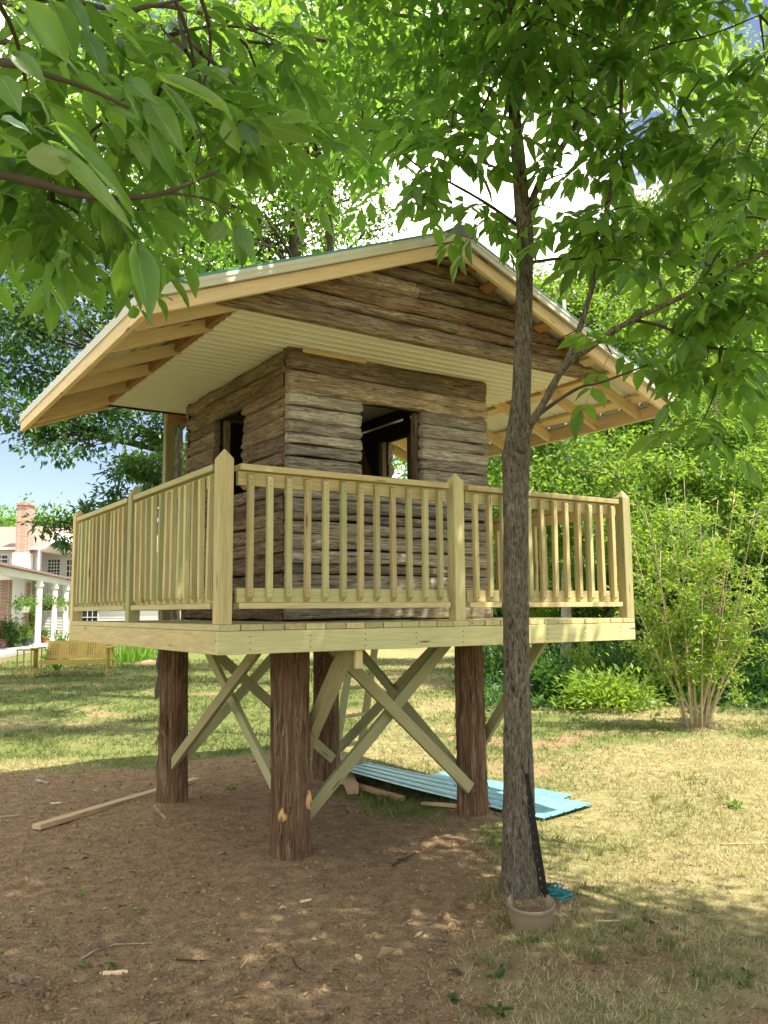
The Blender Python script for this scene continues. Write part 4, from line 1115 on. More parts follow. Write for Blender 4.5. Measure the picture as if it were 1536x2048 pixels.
def stalk_mesh(st, w, mat, parent):
    a, m, e = st; n = len(a); s1 = unit(np.cross(m - a, np.array([.2, .1, 1.0]))) * w; s2 = unit(np.cross(m - a, s1)) * w
    V = []; 
    for p, k in ((a, 1), (m, .8), (e, .4)): V += [p + s1 * k, p - s1 * .5 * k + s2 * .87 * k, p - s1 * .5 * k - s2 * .87 * k]
    V = np.stack(V, 1); F = []
    for r_ in range(2):
        for j in range(3): F.append((r_ * 3 + j, r_ * 3 + (j + 1) % 3, r_ * 3 + 3 + (j + 1) % 3, r_ * 3 + 3 + j))
    F = np.array(F)[None] + (np.arange(n) * 9)[:, None, None]
    o = obj('leaf_stalk', np_mesh('leaf_stalk', V.reshape(-1, 3), F.reshape(-1, 4)), mat, parent, Matrix.Identity(4)); o['kind'] = 'stuff'; return o

LEAFV = []
for v in range(6):
    rv = np.random.default_rng(100 + v)
    tv, tf = tmpl([(0, 0), (.04, .05), (.12, .24), (.26, .44), (.42, .50), (.58, .45), (.74, .31), (.88, .14), (1, 0)], rv.uniform(.02, .10), rv.uniform(.05, .30))
    tv = tv.copy(); tv[:, 2] += .012 * np.sin(tv[:, 0] * 23 + tv[:, 1] * 6 + v); tv[:, 1] += .06 * np.sin(tv[:, 0] * 3 + v) * tv[:, 0]
    me = np_mesh('leaf', tv, tf, True); me.materials.append(M_leaf_near); LEAFV.append(me)
def leaf_objects(B, Dd, Nn, Ln, Wd, parent_of, rng):
    for i in range(len(B)):
        d = Vector(Dd[i]).normalized(); s = Vector(Nn[i]).cross(d).normalized(); n2 = d.cross(s)
        M = Matrix((d * Ln[i], s * Wd[i], n2 * Ln[i])).transposed().to_4x4(); M.translation = Vector(B[i])
        obj('leaf', LEAFV[rng.integers(0, 6)], None, parent_of(i), M)

def leafy(root, branches, lobes, rng, mat, tips_per=2, singles=260, L=(.20, .32), ll=(.10, .145), pairs=3, per=5, wr=.44, bark=None, extra=None, tint=.4):
    """branches: list of (branch_object, [points]); lobes: (centre, radius, ntips)"""
    tips = []; mb = MB(); owner = []
    allp = [(p, bo) for bo, pts in branches for p in pts]
    for c, r, nt in lobes:
        for k in range(nt):
            t = Vector(np.array(c) + rdir(1, rng)[0] * r * rng.random() ** .4 * np.array([1, 1, .85]))
            cand = sorted(allp, key=lambda q: (q[0] - t).length)[:4]; s, bo = cand[rng.integers(0, len(cand))]
            tube_mb(mb, s, t, .0075, .0035, rng, .06, 5, 5); tips.append(np.array(t)); owner.append(bo)
            allp.append((s.lerp(t, .6), bo))
    tw = mb.build('twigs', bark or M_twig, root, smooth=True); tw['kind'] = 'stuff'
    B, Dd, Nn, Ln, Wd, st = radiating(tips, rng, per, L, pairs, ll, wr)
    stalk_mesh(st, .0022, M_rachis, root)
    own = np.tile(np.repeat(np.arange(len(tips)), per), pairs * 2 + 1)
    if singles:
        q = B - np.array(CAM_LOC); z = q @ np.array(fwd); x = q @ np.array(rgt) / z; y = q @ np.array(upv) / z
        vis = (z > .3) & (np.abs(x) < .5) & (np.abs(y) < .66)
        size = np.where(vis, Ln / np.maximum(z, .3), 0); order = np.argsort(-size); pick = order[:singles]; pick = pick[size[pick] > 0]
        keep = np.ones(len(B), bool); keep[pick] = False
        leaf_objects(B[pick], Dd[pick], Nn[pick], Ln[pick], Wd[pick], lambda i: owner[own[pick[i]]], rng)
    else: keep = np.ones(len(B), bool)
    tcl = rng.normal(0, .12, len(tips))
    leaf_mass('foliage', B[keep], Dd[keep], Nn[keep], Ln[keep], Wd[keep], T_MID, mat, root, tint + tcl[own[keep]] + rng.normal(0, .14, keep.sum()))

def path(pts): return [at(x, y, d) for x, y, d in pts]
def smooth_path(P, k=5):
    P = [Vector(p) for p in P]; Q = []
    for i in range(len(P) - 1):
        p0 = P[max(i - 1, 0)]; p1 = P[i]; p2 = P[i + 1]; p3 = P[min(i + 2, len(P) - 1)]
        for j in range(k):
            t = j / k; Q.append(.5 * ((2 * p1) + (p2 - p0) * t + (2 * p0 - 5 * p1 + 4 * p2 - p3) * t * t + (3 * p1 - p0 - 3 * p2 + p3) * t ** 3))
    Q.append(P[-1]); return Q
def branch(root, pts, r0, r1, mat, n=9):
    Q = smooth_path(path(pts)); mb = MB(); m = len(Q)
    rr = [(r0 + (r1 - r0) * (i / (m - 1)) ** .8) * (1 + .10 * math.sin(i * 1.7)) for i in range(m)]
    mb.tube(Q, rr, n); return (mb.build('branch', mat, root, smooth=True), Q)

# ---- the young tree in front of the playhouse
YT = empty('young_tree', (TREE_XY[0], TREE_XY[1], 0), 'young grey barked tree in front of the playhouse right corner', 'tree')
D0 = (Vector((TREE_XY[0], TREE_XY[1], 0)) - CAM_LOC).dot(fwd)
tp = [(1041, 1830, 52), (1040, 1795, 46), (1040, 1750, 39), (1039, 1680, 34.5), (1037, 1560, 30.5), (1034, 1400, 27.5), (1032, 1250, 25.5), (1031, 1215, 28), (1031, 1190, 25), (1031, 1080, 25), (1031, 980, 25.5), (1032, 915, 28), (1036, 870, 24.5), (1042, 800, 19.5), (1046, 700, 17.5), (1049, 560, 16.5), (1050, 460, 16), (1045, 420, 16), (1037, 320, 14), (1029, 230, 12), (1027, 170, 11), (1023, 60, 10), (1018, -60, 9), (1010, -260, 7)]
# depth along the view rises a little with height because the trunk is upright
def tdep(py): return D0 + (1795 - py) / FPX * D0 * math.tan(PITCH) * .9
tpts = [at(x, y, tdep(y)) for x, y, r in tp]; trad = [r / FPX * tdep(y) for x, y, r in tp]
Q = smooth_path(tpts, 8)
TR = np.interp(np.linspace(0, len(tpts) - 1, len(Q)), np.arange(len(tpts)), trad)
nseg = 56; V = []; cum = 0
for i, p in enumerate(Q):
    if i: cum += (p - Q[i - 1]).length
    a = np.linspace(0, 2 * np.pi, nseg, endpoint=False)
    base = np.stack([np.cos(a) * 7, np.sin(a) * 7, np.full(nseg, cum * 6)], -1)
    ridge = 1 - np.abs(fbm(base * np.array([1, 1, .55]), 3)) * 2
    rr = TR[i] * (1 + .05 * fbm(np.stack([np.cos(a) * 1.4, np.sin(a) * 1.4, np.full(nseg, cum * 1.5)], -1), 2)) + .0085 * (ridge - .85) * min(1, TR[i] / .05)
    if i < 14: rr = rr * (1 + .22 * np.maximum(0, np.cos(a * 3 + 1.2)) * (1 - i / 14) ** 1.5)
    V.append(np.stack([p.x + np.cos(a) * rr, p.y + np.sin(a) * rr, np.full(nseg, p.z)], -1))
ii = np.arange(nseg * len(Q)).reshape(len(Q), nseg)
F = np.stack([ii[:-1], np.roll(ii[:-1], -1, 1), np.roll(ii[1:], -1, 1), ii[1:]], -1).reshape(-1, 4)
TRUNK = obj('trunk', np_mesh('trunk', np.concatenate(V), F, True), M_bark, YT, Matrix.Identity(4))
mb = MB(); kc = at(1008, 912, tdep(912) - .02); mb.lathe([(0, .022), (.02, .024), (.030, .016), (.036, 0), (.040, -.05)], 14)
kn = (-rgt * .95 - fwd * .35).normalized(); Mk = kn.to_track_quat('Z', 'Y').to_matrix().to_4x4(); Mk.translation = kc + rgt * .012
mb.build('branch_stub', M_bark, TRUNK, Mk, True)
br = []
def yb(pts, r0, r1): br.append(branch(YT, pts, r0, r1, M_bark if r0 > .016 else M_twig)); return br[-1]
yb([(1040, 900, D0 + .2), (1055, 860, D0 + .12), (1085, 810, D0 + .05), (1128, 735, D0), (1180, 695, D0 - .1), (1250, 648, D0 - .2), (1350, 600, D0 - .3), (1450, 547, D0 - .4), (1580, 480, D0 - .5)], .030, .010)
yb([(1128, 738, D0), (1165, 640, D0 + .05), (1195, 530, D0 + .1), (1218, 400, D0 + .15), (1238, 280, D0 + .2), (1243, 150, D0 + .2), (1238, 0, D0 + .2), (1232, -120, D0 + .2)], .019, .009)
yb([(1058, 845, D0 + .1), (1110, 805, D0), (1160, 775, D0 - .1), (1205, 764, D0 - .2), (1300, 728, D0 - .3)], .014, .005)
yb([(1052, 428, D0 + .5), (1085, 355, D0 + .5), (1130, 285, D0 + .6), (1190, 190, D0 + .7), (1250, 100, D0 + .8), (1300, 50, D0 + .9), (1400, -60, D0 + 1)], .027, .014)
yb([(1038, 452, D0 + .5), (970, 405, D0 + .6), (900, 365, D0 + .7), (840, 335, D0 + .8), (780, 285, D0 + .9), (715, 245, D0 + 1)], .013, .004)
yb([(1060, 525, D0 + .4), (1110, 518, D0 + .4), (1170, 514, D0 + .3), (1260, 470, D0 + .2), (1330, 440, D0 + .1)], .012, .004)
yb([(1026, 45, D0 + .8), (960, 40, D0 + .8), (880, 42, D0 + .8), (800, 30, D0 + .9), (735, 5, D0 + 1), (680, -40, D0 + 1.1)], .018, .010)
yb([(1270, 640, D0 - .2), (1330, 655, D0 - .2), (1400, 690, D0 - .3), (1470, 700, D0 - .4), (1580, 706, D0 - .5)], .011, .004)
yb([(1400, 572, D0 - .35), (1440, 500, D0 - .4), (1490, 420, D0 - .4), (1510, 330, D0 - .4)], .008, .004)
yb([(1245, 120, D0 + .2), (1330, 90, D0 + .1), (1420, 70, D0), (1520, 30, D0 - .1)], .008, .004)
yb([(1225, 360, D0 + .15), (1290, 300, D0 + .1), (1360, 260, D0), (1440, 240, D0 - .2)], .008, .004)
yb([(1030, 160, D0 + .7), (985, 200, D0 + .6), (940, 250, D0 + .5)], .010, .004)
yb([(1195, 640, D0 + .05), (1080, 690, D0 + .2), (1060, 640, D0 + .3)], .004, .003)
lob = [(1080, 60, 80, 0, 2), (1130, 190, 90, .1, 2), (1000, 50, 70, .3, 1), (940, 230, 80, .3, 2), (975, 130, 70, .4, 1), (820, 385, 26, .6, 1), (955, 395, 40, .4, 2), (890, 300, 60, .5, 3), (1190, 110, 90, .2, 3), (1330, 90, 90, 0, 3), (1420, 190, 80, -.1, 3),
       (1300, 290, 90, .1, 3), (1180, 310, 80, .2, 2), (1420, 370, 80, -.2, 3), (1310, 450, 90, 0, 3), (1210, 440, 60, .1, 3), (1480, 460, 80, -.4, 3), (1250, 530, 40, -.1, 1), (1400, 570, 70, -.2, 3), (1490, 600, 60, -.3, 3), (1390, 640, 50, -.2, 2),
       (1235, 700, 20, -.2, 1), (1470, 730, 60, -.3, 3), (1440, 840, 40, -.2, 1), (1120, 260, 60, -.1, 1), (1510, 90, 70, -.2, 3), (1500, 300, 60, -.3, 2), (1120, 400, 40, .4, 1), (860, 120, 90, .9, 3), (760, 200, 80, 1, 3), (870, 230, 70, .9, 2), (1120, -60, 120, .4, 4), (1300, -80, 120, .3, 4)]
leafy(YT, br, [(at(x, y, D0 + dd), r * D0 / FPX, n) for x, y, r, dd, n in lob], np.random.default_rng(41), M_leaf_nearm, singles=285, ll=(.125, .19), L=(.24, .36), per=4)
# its upper crown, above the frame: it throws the shade on the roof and the ground
rng = np.random.default_rng(42)
top = Vector(tpts[-1]); ctr = np.array((TREE_XY[0], TREE_XY[1], 0.0))
ul = [(ctr + np.array(v), r) for v, r in (((-.4, .2, 5.6), 1.1), ((.9, -.3, 5.8), 1.2), ((.1, -1.2, 5.9), 1.1), ((-.2, .8, 6.6), 1.1), ((.6, -.5, 7.0), 1.2), ((-.9, -.6, 6.3), 1.0), ((1.6, .1, 6.6), .9))]
P, CI, CC, LI = crown_points(ul, rng, .14 * .14 * .22, 1.3)
mb = MB()
for c in CC[::2]: tube_mb(mb, Q[-1 - int(rng.integers(0, 30))], c, .012, .004, rng, .05, 4, 4)
o = mb.build('branches', M_twig, YT); o['kind'] = 'stuff'
L = .14 * rng.uniform(.7, 1.2, len(P))
leaf_mass('foliage', P, unit(rdir(len(P), rng) + np.array([0, 0, -.4])), unit(rdir(len(P), rng) * .6 + np.array([0, 0, 1])), L, L * .44, T_LOW, M_leaf_nearm, YT, .4 + rng.normal(0, .2, len(P)))

# ---- tree on the left whose twigs hang into the upper left of the view
LT = empty('overhanging_tree', (-5.0, -2.2, 0), 'tree with big drooping leaflets hanging into the upper left of the view', 'tree')
mb = MB(); mb.tube(smooth_path([(-5.0, -2.2, -.1), (-4.95, -2.2, 1.5), (-4.9, -2.1, 3.2), (-4.7, -2.2, 5.2), (-4.5, -2.1, 7.0)]), list(np.linspace(.17, .07, 21)), 12); mb.build('trunk', M_bark, LT, smooth=True)
lb = []
def l_b(pts, r0, r1): lb.append(branch(LT, pts, r0, r1, M_twig)); return lb[-1]
l_b([(-900, 250, 2.2), (-400, 330, 2.1), (-120, 330, 2.0), (60, 362, 2.0), (150, 388, 2.0), (240, 395, 2.05), (330, 385, 2.1), (440, 340, 2.2)], .019, .004)
l_b([(-300, 100, 1.8), (-60, 120, 1.75), (40, 130, 1.7), (95, 150, 1.7), (170, 175, 1.72), (260, 215, 1.75)], .012, .003)
l_b([(-300, 420, 2.6), (0, 425, 2.6), (110, 455, 2.6), (230, 490, 2.6)], .010, .003)
l_b([(-200, -60, 1.9), (100, -10, 1.9), (250, 20, 2.4), (400, -10, 2.6)], .010, .004)
l_b([(240, 395, 2.05), (230, 430, 2.0), (255, 470, 1.95)], .004, .002)
l_b([(330, 385, 2.1), (420, 400, 2.2), (468, 440, 2.2)], .004, .002)
l_b([(330, 160, 2.4), (400, 260, 2.4), (395, 330, 2.3), (480, 242, 2.3)], .004, .002)
# leaflets seen one by one: (root px, tip px, width px, distance)
big = [(84, 282, 115, 364, 84, 1.55), (95, 250, 292, 410, 40, 1.6), (95, 282, 268, 448, 38, 1.6), (92, 200, 215, 325, 36, 1.62), (250, 160, 313, 201, 36, 1.8), (320, 174, 402, 253, 30, 1.8), (240, 172, 290, 236, 54, 1.8), (295, 196, 362, 292, 56, 1.85), (310, 160, 466, 200, 46, 1.9),
       (300, 245, 352, 370, 34, 1.8), (360, 305, 413, 386, 30, 1.8), (0, 240, 76, 250, 34, 1.5), (10, 20, 95, 95, 60, 1.45), (40, 0, 150, 128, 74, 1.5), (100, 0, 155, 122, 60, 1.6), (165, 60, 215, 136, 46, 1.7), (140, 0, 175, 50, 34, 1.7), (230, 245, 250, 300, 20, 1.75),
       (250, 484, 244, 618, 54, 1.9), (268, 484, 307, 636, 58, 1.9), (290, 490, 325, 585, 28, 1.95), (338, 560, 383, 605, 20, 1.95), (315, 598, 337, 634, 18, 1.95), (265, 608, 270, 648, 24, 1.9), (283, 622, 304, 646, 8, 1.9), (345, 560, 380, 566, 10, 1.95), (320, 590, 349, 598, 9, 1.95),
       (465, 448, 493, 540, 38, 2.2), (450, 445, 420, 486, 34, 2.2), (478, 450, 503, 516, 34, 2.2), (200, 425, 216, 500, 30, 2.1), (225, 410, 271, 448, 30, 2.1), (190, 400, 205, 470, 32, 2.1), (0, 150, 40, 215, 46, 1.5), (20, 105, 90, 160, 40, 1.6), (55, 45, 95, 90, 34, 1.7), (115, 130, 150, 160, 36, 1.7),
       (165, 180, 195, 240, 40, 1.8), (215, 215, 250, 262, 34, 1.8), (130, 300, 185, 370, 34, 1.75), (210, 215, 285, 233, 16, 1.75), (60, 180, 118, 235, 44, 1.7), (0, 270, 60, 300, 40, 1.7), (470, 240, 560, 290, 44, 2.3), (500, 240, 640, 285, 40, 2.3), (480, 240, 520, 300, 40, 2.3), (450, 240, 470, 300, 36, 2.3), (420, 200, 480, 235, 34, 2.3), (560, 240, 625, 235, 40, 2.3)]
PALE = mat_plain('leaf_sheen_face', (.30, .44, .30), .4, .4, .06, 4)  # white sheen of light on two near leaves, put into their colour
rb_ = np.random.default_rng(77); B = []; Dd = []; Nn = []; Ln = []; Wd = []
for x0, y0, x1, y1, w, dep in big:
    a = at(x0, y0, dep); b = at(x1, y1, dep + rb_.uniform(-.06, .12)); d = b - a
    tow = (CAM_LOC - a).normalized(); n = (tow * rb_.uniform(.5, 1.1) + Vector((0, 0, 1)) * rb_.uniform(.2, .8) + Vector(rb_.normal(size=3)) * .15).normalized()
    B.append(a); Dd.append(d); Nn.append(n); Ln.append(d.length); Wd.append(w * dep / FPX * 1.05)
leaf_objects(np.array(B), np.array(Dd), np.array(Nn), Ln, Wd, lambda i: lb[int(rb_.integers(0, len(lb)))][0], rb_)
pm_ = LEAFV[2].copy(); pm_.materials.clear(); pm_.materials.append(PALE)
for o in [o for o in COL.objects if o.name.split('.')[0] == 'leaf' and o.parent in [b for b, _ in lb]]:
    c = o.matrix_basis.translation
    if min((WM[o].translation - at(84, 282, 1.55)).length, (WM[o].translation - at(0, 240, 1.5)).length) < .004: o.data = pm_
lob = [(40, 80, 90, 2.0, 3), (150, 60, 90, 2.4, 3), (60, 420, 60, 2.6, 2), (60, 300, 80, 2.3, 2), (310, 330, 90, 2.7, 3), (200, 320, 80, 2.4, 2), (440, 180, 80, 2.8, 3), (560, 280, 70, 2.9, 2), (330, 90, 90, 3, 3), (180, 430, 40, 2.4, 1), (500, 80, 90, 3.2, 3)]
leafy(LT, lb, [(at(x, y, d), r * d / FPX, n) for x, y, r, d, n in lob], np.random.default_rng(43), M_leaf_nearm, singles=240, ll=(.085, .14), L=(.18, .28), wr=.40)
rng = np.random.default_rng(44)
ul = [(np.array(v), r) for v, r in (((-4.2, -2.0, 5.0), 1.2), ((-3.2, -2.6, 5.6), 1.2), ((-3.0, -1.0, 6.0), 1.2), ((-4.6, -.4, 6.0), 1.3), ((-2.0, -2.6, 6.4), 1.1), ((-4.0, -3.6, 6.2), 1.2), ((-3.4, -1.8, 7.2), 1.3))]
P, CI, CC, LI = crown_points(ul, rng, .15 * .15 * .22, 2.2)
mb = MB()
for c in CC[::2]: tube_mb(mb, (-4.7 + .1, -2.2, 5 + rng.random() * 1.6), c, .02, .005, rng, .05, 4, 4)
o = mb.build('branches', M_twig, LT); o['kind'] = 'stuff'
L = .15 * rng.uniform(.7, 1.2, len(P))
leaf_mass('foliage', P, unit(rdir(len(P), rng) + np.array([0, 0, -.4])), unit(rdir(len(P), rng) * .6 + np.array([0, 0, 1])), L, L * .44, T_LOW, M_leaf_nearm, LT, .4 + rng.normal(0, .2, len(P)))

# ---- tree on the right, trunk beside the viewer, that shades the foreground
RT = empty('spreading_tree', (4.2, -5.4, 0), 'spreading tree just outside the right edge shading the near soil and grass', 'tree')
mb = MB(); mb.tube(smooth_path([(4.2, -5.4, -.1), (4.15, -5.4, 1.5), (4.0, -5.2, 3.4), (3.6, -4.9, 5.2), (3.2, -4.6, 7.2)]), list(np.linspace(.20, .07, 21)), 12); mb.build('trunk', M_bark, RT, smooth=True)
rng = np.random.default_rng(45)
ul = [(np.array(v), r) for v, r in (((1.2, -4.2, 6.0), 1.2), ((2.3, -4.1, 6.2), 1.2), ((3.9, -5.6, 6.0), 1.1), ((1.9, -5.6, 6.2), 1.3), ((.2, -3.4, 6.6), 1.2), ((3.2, -5.2, 7.2), 1.3), ((1.0, -2.6, 7.2), 1.1), ((.3, -5.2, 7.0), 1.2), ((5.0, -6.0, 6.0), 1.1), ((-.9, -4.2, 6.8), 1.2), ((.2, -2.0, 7.6), 1.1), ((1.9, -3.2, 7.8), .9), ((1.0, -4.8, 8.0), 1.3), ((3.3, -2.4, 6.6), .95), ((2.7, -2.7, 7.2), .8))]
P, CI, CC, LI = crown_points(ul, rng, .15 * .15 * .22, 2.35)
mb = MB()
for c in CC[::2]: tube_mb(mb, (3.7 - .3 * rng.random(), -5.0, 4.6 + rng.random() * 1.8), c, .03, .005, rng, .05, 4, 5)
o = mb.build('branches', M_twig, RT); o['kind'] = 'stuff'
L = .15 * rng.uniform(.7, 1.2, len(P))
leaf_mass('foliage', P, unit(rdir(len(P), rng) + np.array([0, 0, -.4])), unit(rdir(len(P), rng) * .6 + np.array([0, 0, 1])), L, L * .44, T_LOW, M_leaf_nearm, RT, .4 + rng.normal(0, .2, len(P)))

# ---- canopy hanging across the top, beyond the young tree
MT = empty('canopy_tree', tuple(gp(-260, 9.5)), 'tree whose leafy boughs arch over the playhouse roof', 'tree')
b0 = gp(-260, 9.5, -.1); mb = MB(); mb.tube(smooth_path([b0, b0 + Vector((.05, 0, 2.5)), b0 + Vector((.3, -.1, 5)), b0 + Vector((.9, -.3, 7.6))]), list(np.linspace(.22, .11, 16)), 12); mb.build('trunk', M_darkbark, MT, smooth=True)
mbr = []
for pts in ([(-200, -150, 9), (60, 30, 8.5), (220, 30, 8.2), (330, 10, 8), (520, 60, 7.8), (700, 90, 7.6), (860, 140, 7.6)], [(-200, 0, 9), (100, 120, 8.6), (300, 200, 8.4), (480, 230, 8.2), (600, 300, 8.0), (690, 330, 7.8)], [(520, 60, 7.8), (600, 160, 7.8), (740, 250, 7.6), (800, 330, 7.5)], [(-200, -300, 9), (200, -160, 8.4), (500, -120, 8), (800, -60, 7.8)]):
    mbr.append(branch(MT, pts, .05, .010, M_darkbark, 7))
lob = [(430, 110, 100, 7.9, 6), (560, 60, 100, 7.8, 6), (660, 150, 100, 7.7, 6), (760, 90, 90, 7.6, 5), (840, 200, 80, 7.6, 4), (560, 220, 90, 8, 5), (680, 280, 80, 7.8, 4), (760, 300, 60, 7.6, 3), (330, 150, 100, 8.2, 5), (240, 60, 100, 8.3, 4), (450, 310, 70, 8.2, 3), (900, 40, 80, 7.6, 4), (610, 340, 50, 7.9, 2), (350, 280, 80, 8.4, 3), (150, 150, 100, 8.6, 4), (60, 30, 90, 8.6, 3), (500, -60, 120, 7.9, 4), (720, -60, 120, 7.8, 4)]
leafy(MT, mbr, [(at(x, y, d), r * d / FPX, n) for x, y, r, d, n in lob], np.random.default_rng(46), M_leaf_mid, singles=0, ll=(.10, .16), tint=.55)

# ------------------------------------------------------------------ house far off on the left
def mat_siding():
    t = NT('white_siding'); v = t.coords((1, 1, 1), rand=False)
    return t.done((0.74, 0.73, 0.70), 0.6, 0.3)
M_siding = mat_siding()
def mat_brick(name, c1, c2, mortar, scale):
    t = NT(name); tcn = t.new('TexCoord'); br_ = t.new('TexBrick'); br_.inputs['Scale'].default_value = scale
    sep = t.new('SeparateXYZ'); t.link(tcn.outputs['Object'], sep.inputs[0]); cb = t.new('CombineXYZ')
    t.link(t.math('ADD', sep.outputs[0], sep.outputs[1]), cb.inputs[0]); t.link(sep.outputs[2], cb.inputs[1]); t.link(cb.outputs[0], br_.inputs['Vector'])
    br_.inputs['Color1'].default_value = (*c1, 1); br_.inputs['Color2'].default_value = (*c2, 1); br_.inputs['Mortar'].default_value = (*mortar, 1)
    br_.inputs['Brick Width'].default_value = .22; br_.inputs['Row Height'].default_value = .075; br_.inputs['Mortar Size'].default_value = .010
    return t.done(br_.outputs['Color'], .85, .1)
M_brick = mat_brick('red_brick', (.34, .17, .12), (.44, .26, .19), (.55, .50, .45), 1.0)
M_shingle = mat_plain('brown_shingles', (.30, .20, .17), .9, .1, .2, 9, .3)
M_paint = mat_plain('white_paint', (.78, .78, .76), .5, .3, .03)
M_glass = mat_plain('dark_window_glass', (.03, .04, .05), .08, .6)
M_conc = mat_plain('concrete_slab', (.42, .41, .38), .85, .15, .1)
M_terra = mat_plain('terracotta', (.42, .17, .09), .8, .15)
M_darkpot = mat_plain('dark_glazed_pot', (.035, .05, .045), .3, .5)
M_black = mat_plain('black_metal', (.02, .02, .02), .5, .3)
hx_ = Vector((rgt.x, rgt.y, 0)).normalized(); hy_ = Vector((-hx_.y, hx_.x, 0))
def hp(px, d, z): p = ray(px, 1220); p.z = 0; k = d / p.dot(hy_); q = CAM_LOC + p * k; return Vector((q.x, q.y, z))
def hz(py, d): return CAM_LOC.z + (1220 - py) * d / FPX
HO = empty('house', tuple(hp(60, 46, 0)), 'white sided house with brown roof and brick chimney beyond the lawn', 'house')
def slab(mb, px0, px1, d, z0, z1, th, mi=0):
    a, b = hp(px0, d, z0), hp(px1, d, z0); s = hy_ * th; u = Vector((0, 0, z1 - z0))
    vs = [a, b, b + s, a + s]; mb.add(vs + [v + u for v in vs], [(0, 1, 2, 3)[::-1], (4, 5, 6, 7), (0, 1, 5, 4), (1, 2, 6, 5), (2, 3, 7, 6), (3, 0, 4, 7)], mi)
def hbox(name, mat, px0, px1, d, z0, z1, th, parent=None):
    mb = MB(); slab(mb, px0, px1, d, z0, z1, th); return mb.build(name, mat, parent or HO)
def lap_wall(px0, px1, d, z0, z1, th=.2):
    w = hbox('wall', M_siding, px0, px1, d, z0, z1, th); mb = MB(); n = int((z1 - z0) / .17)
    for k in range(n):
        za = z0 + k * (z1 - z0) / n; zb = za + (z1 - z0) / n - .012
        a, b = hp(px0, d, za), hp(px1, d, za); vs = [a - hy_ * .035, b - hy_ * .035, b - hy_ * .008 + Vector((0, 0, zb - za)), a - hy_ * .008 + Vector((0, 0, zb - za)), a, b]
        mb.add(vs, [(0, 1, 2, 3), (0, 4, 5, 1)])
    o = mb.build('siding', M_siding, w); o['kind'] = 'stuff'; return w
lap_wall(-260, 76, 47, 0, hz(1090, 47))
lap_wall(53, 360, 50, 0, hz(1097, 50))
def roof(px0, px1, d, z0, d2, z1, mat=M_shingle, over=0):
    mb = MB(); a, b = hp(px0, d, z0), hp(px1, d, z0); c_, e_ = hp(px1, d2, z1), hp(px0, d2, z1); e_ = a + hy_ * (d2 - d) + Vector((0, 0, z1 - z0)); c_ = b + hy_ * (d2 - d) + Vector((0, 0, z1 - z0)); u = Vector((0, 0, .14))
    vs = [a, b, c_, e_]; mb.add([v - u for v in vs] + vs, [(3, 2, 1, 0), (4, 5, 6, 7), (0, 1, 5, 4), (1, 2, 6, 5), (2, 3, 7, 6), (3, 0, 4, 7)]); return mb.build('roof', mat, HO)
r1 = roof(-280, 80, 46.4, hz(1089, 46.4), 51.5, hz(1047, 51.5)); hbox('gutter', M_paint, -280, 80, 46.3, hz(1093, 46.3), hz(1088, 46.3), .1, r1)
r2 = roof(84, 380, 49.2, hz(1096, 49.2), 54, hz(1060, 54)); hbox('gutter', M_paint, 84, 380, 49.1, hz(1100, 49.1), hz(1095, 49.1), .1, r2)
mb = MB(); g0, g1, g2 = hp(76, 46.6, hz(1097, 46.6)), hp(112, 46.6, hz(1075, 46.6)), hp(104, 46.6, hz(1055, 46.6))
mb.add([g0, g1, g2] + [v + hy_ * 3 for v in (g0, g1, g2)], [(0, 1, 2), (5, 4, 3), (0, 3, 4, 1), (1, 4, 5, 2), (2, 5, 3, 0)]); mb.build('gable', M_paint, HO)
CH = hbox('chimney', M_brick, 25, 49, 46.0, hz(1099, 46), hz(1003, 46), .8); hbox('chimney_cap', M_brick, 23.5, 50.5, 45.93, hz(1003, 46) + .002, hz(999, 46), .95, CH); hbox('flue', M_terra, 31, 43, 46.2, hz(999, 46) + .003, hz(996, 46), .4, CH)
hbox('chimney_base', M_siding, 20, 50, 46.0, 0, hz(1099, 46) - .003, .8)
def window(px0, px1, py0, py1, d, cols, rows, shutter=False):
    z0, z1 = hz(py1, d), hz(py0, d); f = hbox('window', M_paint, px0 - 2, px1 + 2, d - .09, z0 - .08, z1 + .08, .06)
    hbox('pane', M_glass, px0, px1, d - .11, z0, z1, .019, f); mb = MB()
    for k in range(1, cols): p = px0 + (px1 - px0) * k / cols; slab(mb, p - .6, p + .6, d - .13, z0, z1, .018)
    for k in range(1, rows):
        z = z0 + (z1 - z0) * k / rows; slab(mb, px0, px1, d - .152, z - .02, z + .02, .02)
    mb.build('muntins', M_paint, f); return f
window(93, 116, 1114, 1146, 50, 4, 5); window(131, 142, 1115, 1160, 50, 2, 4); window(-40, 10, 1105, 1120, 47, 4, 2)
window(165, 195, 1180, 1245, 50, 3, 4)
hbox('downspout', M_paint, 71.5, 74, 46.2, 1.0, hz(1092, 46.2), .1)
# porch
pA, pB = hp(-60, 29, 0), hp(143, 48.4, 0); pd = (pB - pA).normalized(); pn = Vector((-pd.y, pd.x, 0)); ZB = 3.35
def along(px):
    r_ = ray(px, 1220); r_.z = 0; o = CAM_LOC.copy(); o.z = 0
    den = r_.x * pd.y - r_.y * pd.x; t = ((pA.x - o.x) * pd.y - (pA.y - o.y) * pd.x) / den; return Vector((o.x + r_.x * t, o.y + r_.y * t, 0))
PO = beam('porch_roof', pA + Vector((0, 0, ZB)) - pd * 3, pB + Vector((0, 0, ZB)), .16, .30, M_paint, HO, bev=.01)
mb = MB(); a, b = pA - pd * 3 - pn * .25 + Vector((0, 0, ZB + .18)), pB - pn * .25 + Vector((0, 0, ZB + .18)); a2, b2 = a + pn * 4 + Vector((0, 0, .75)), b + pn * 4 + Vector((0, 0, .75)); u = Vector((0, 0, .1))
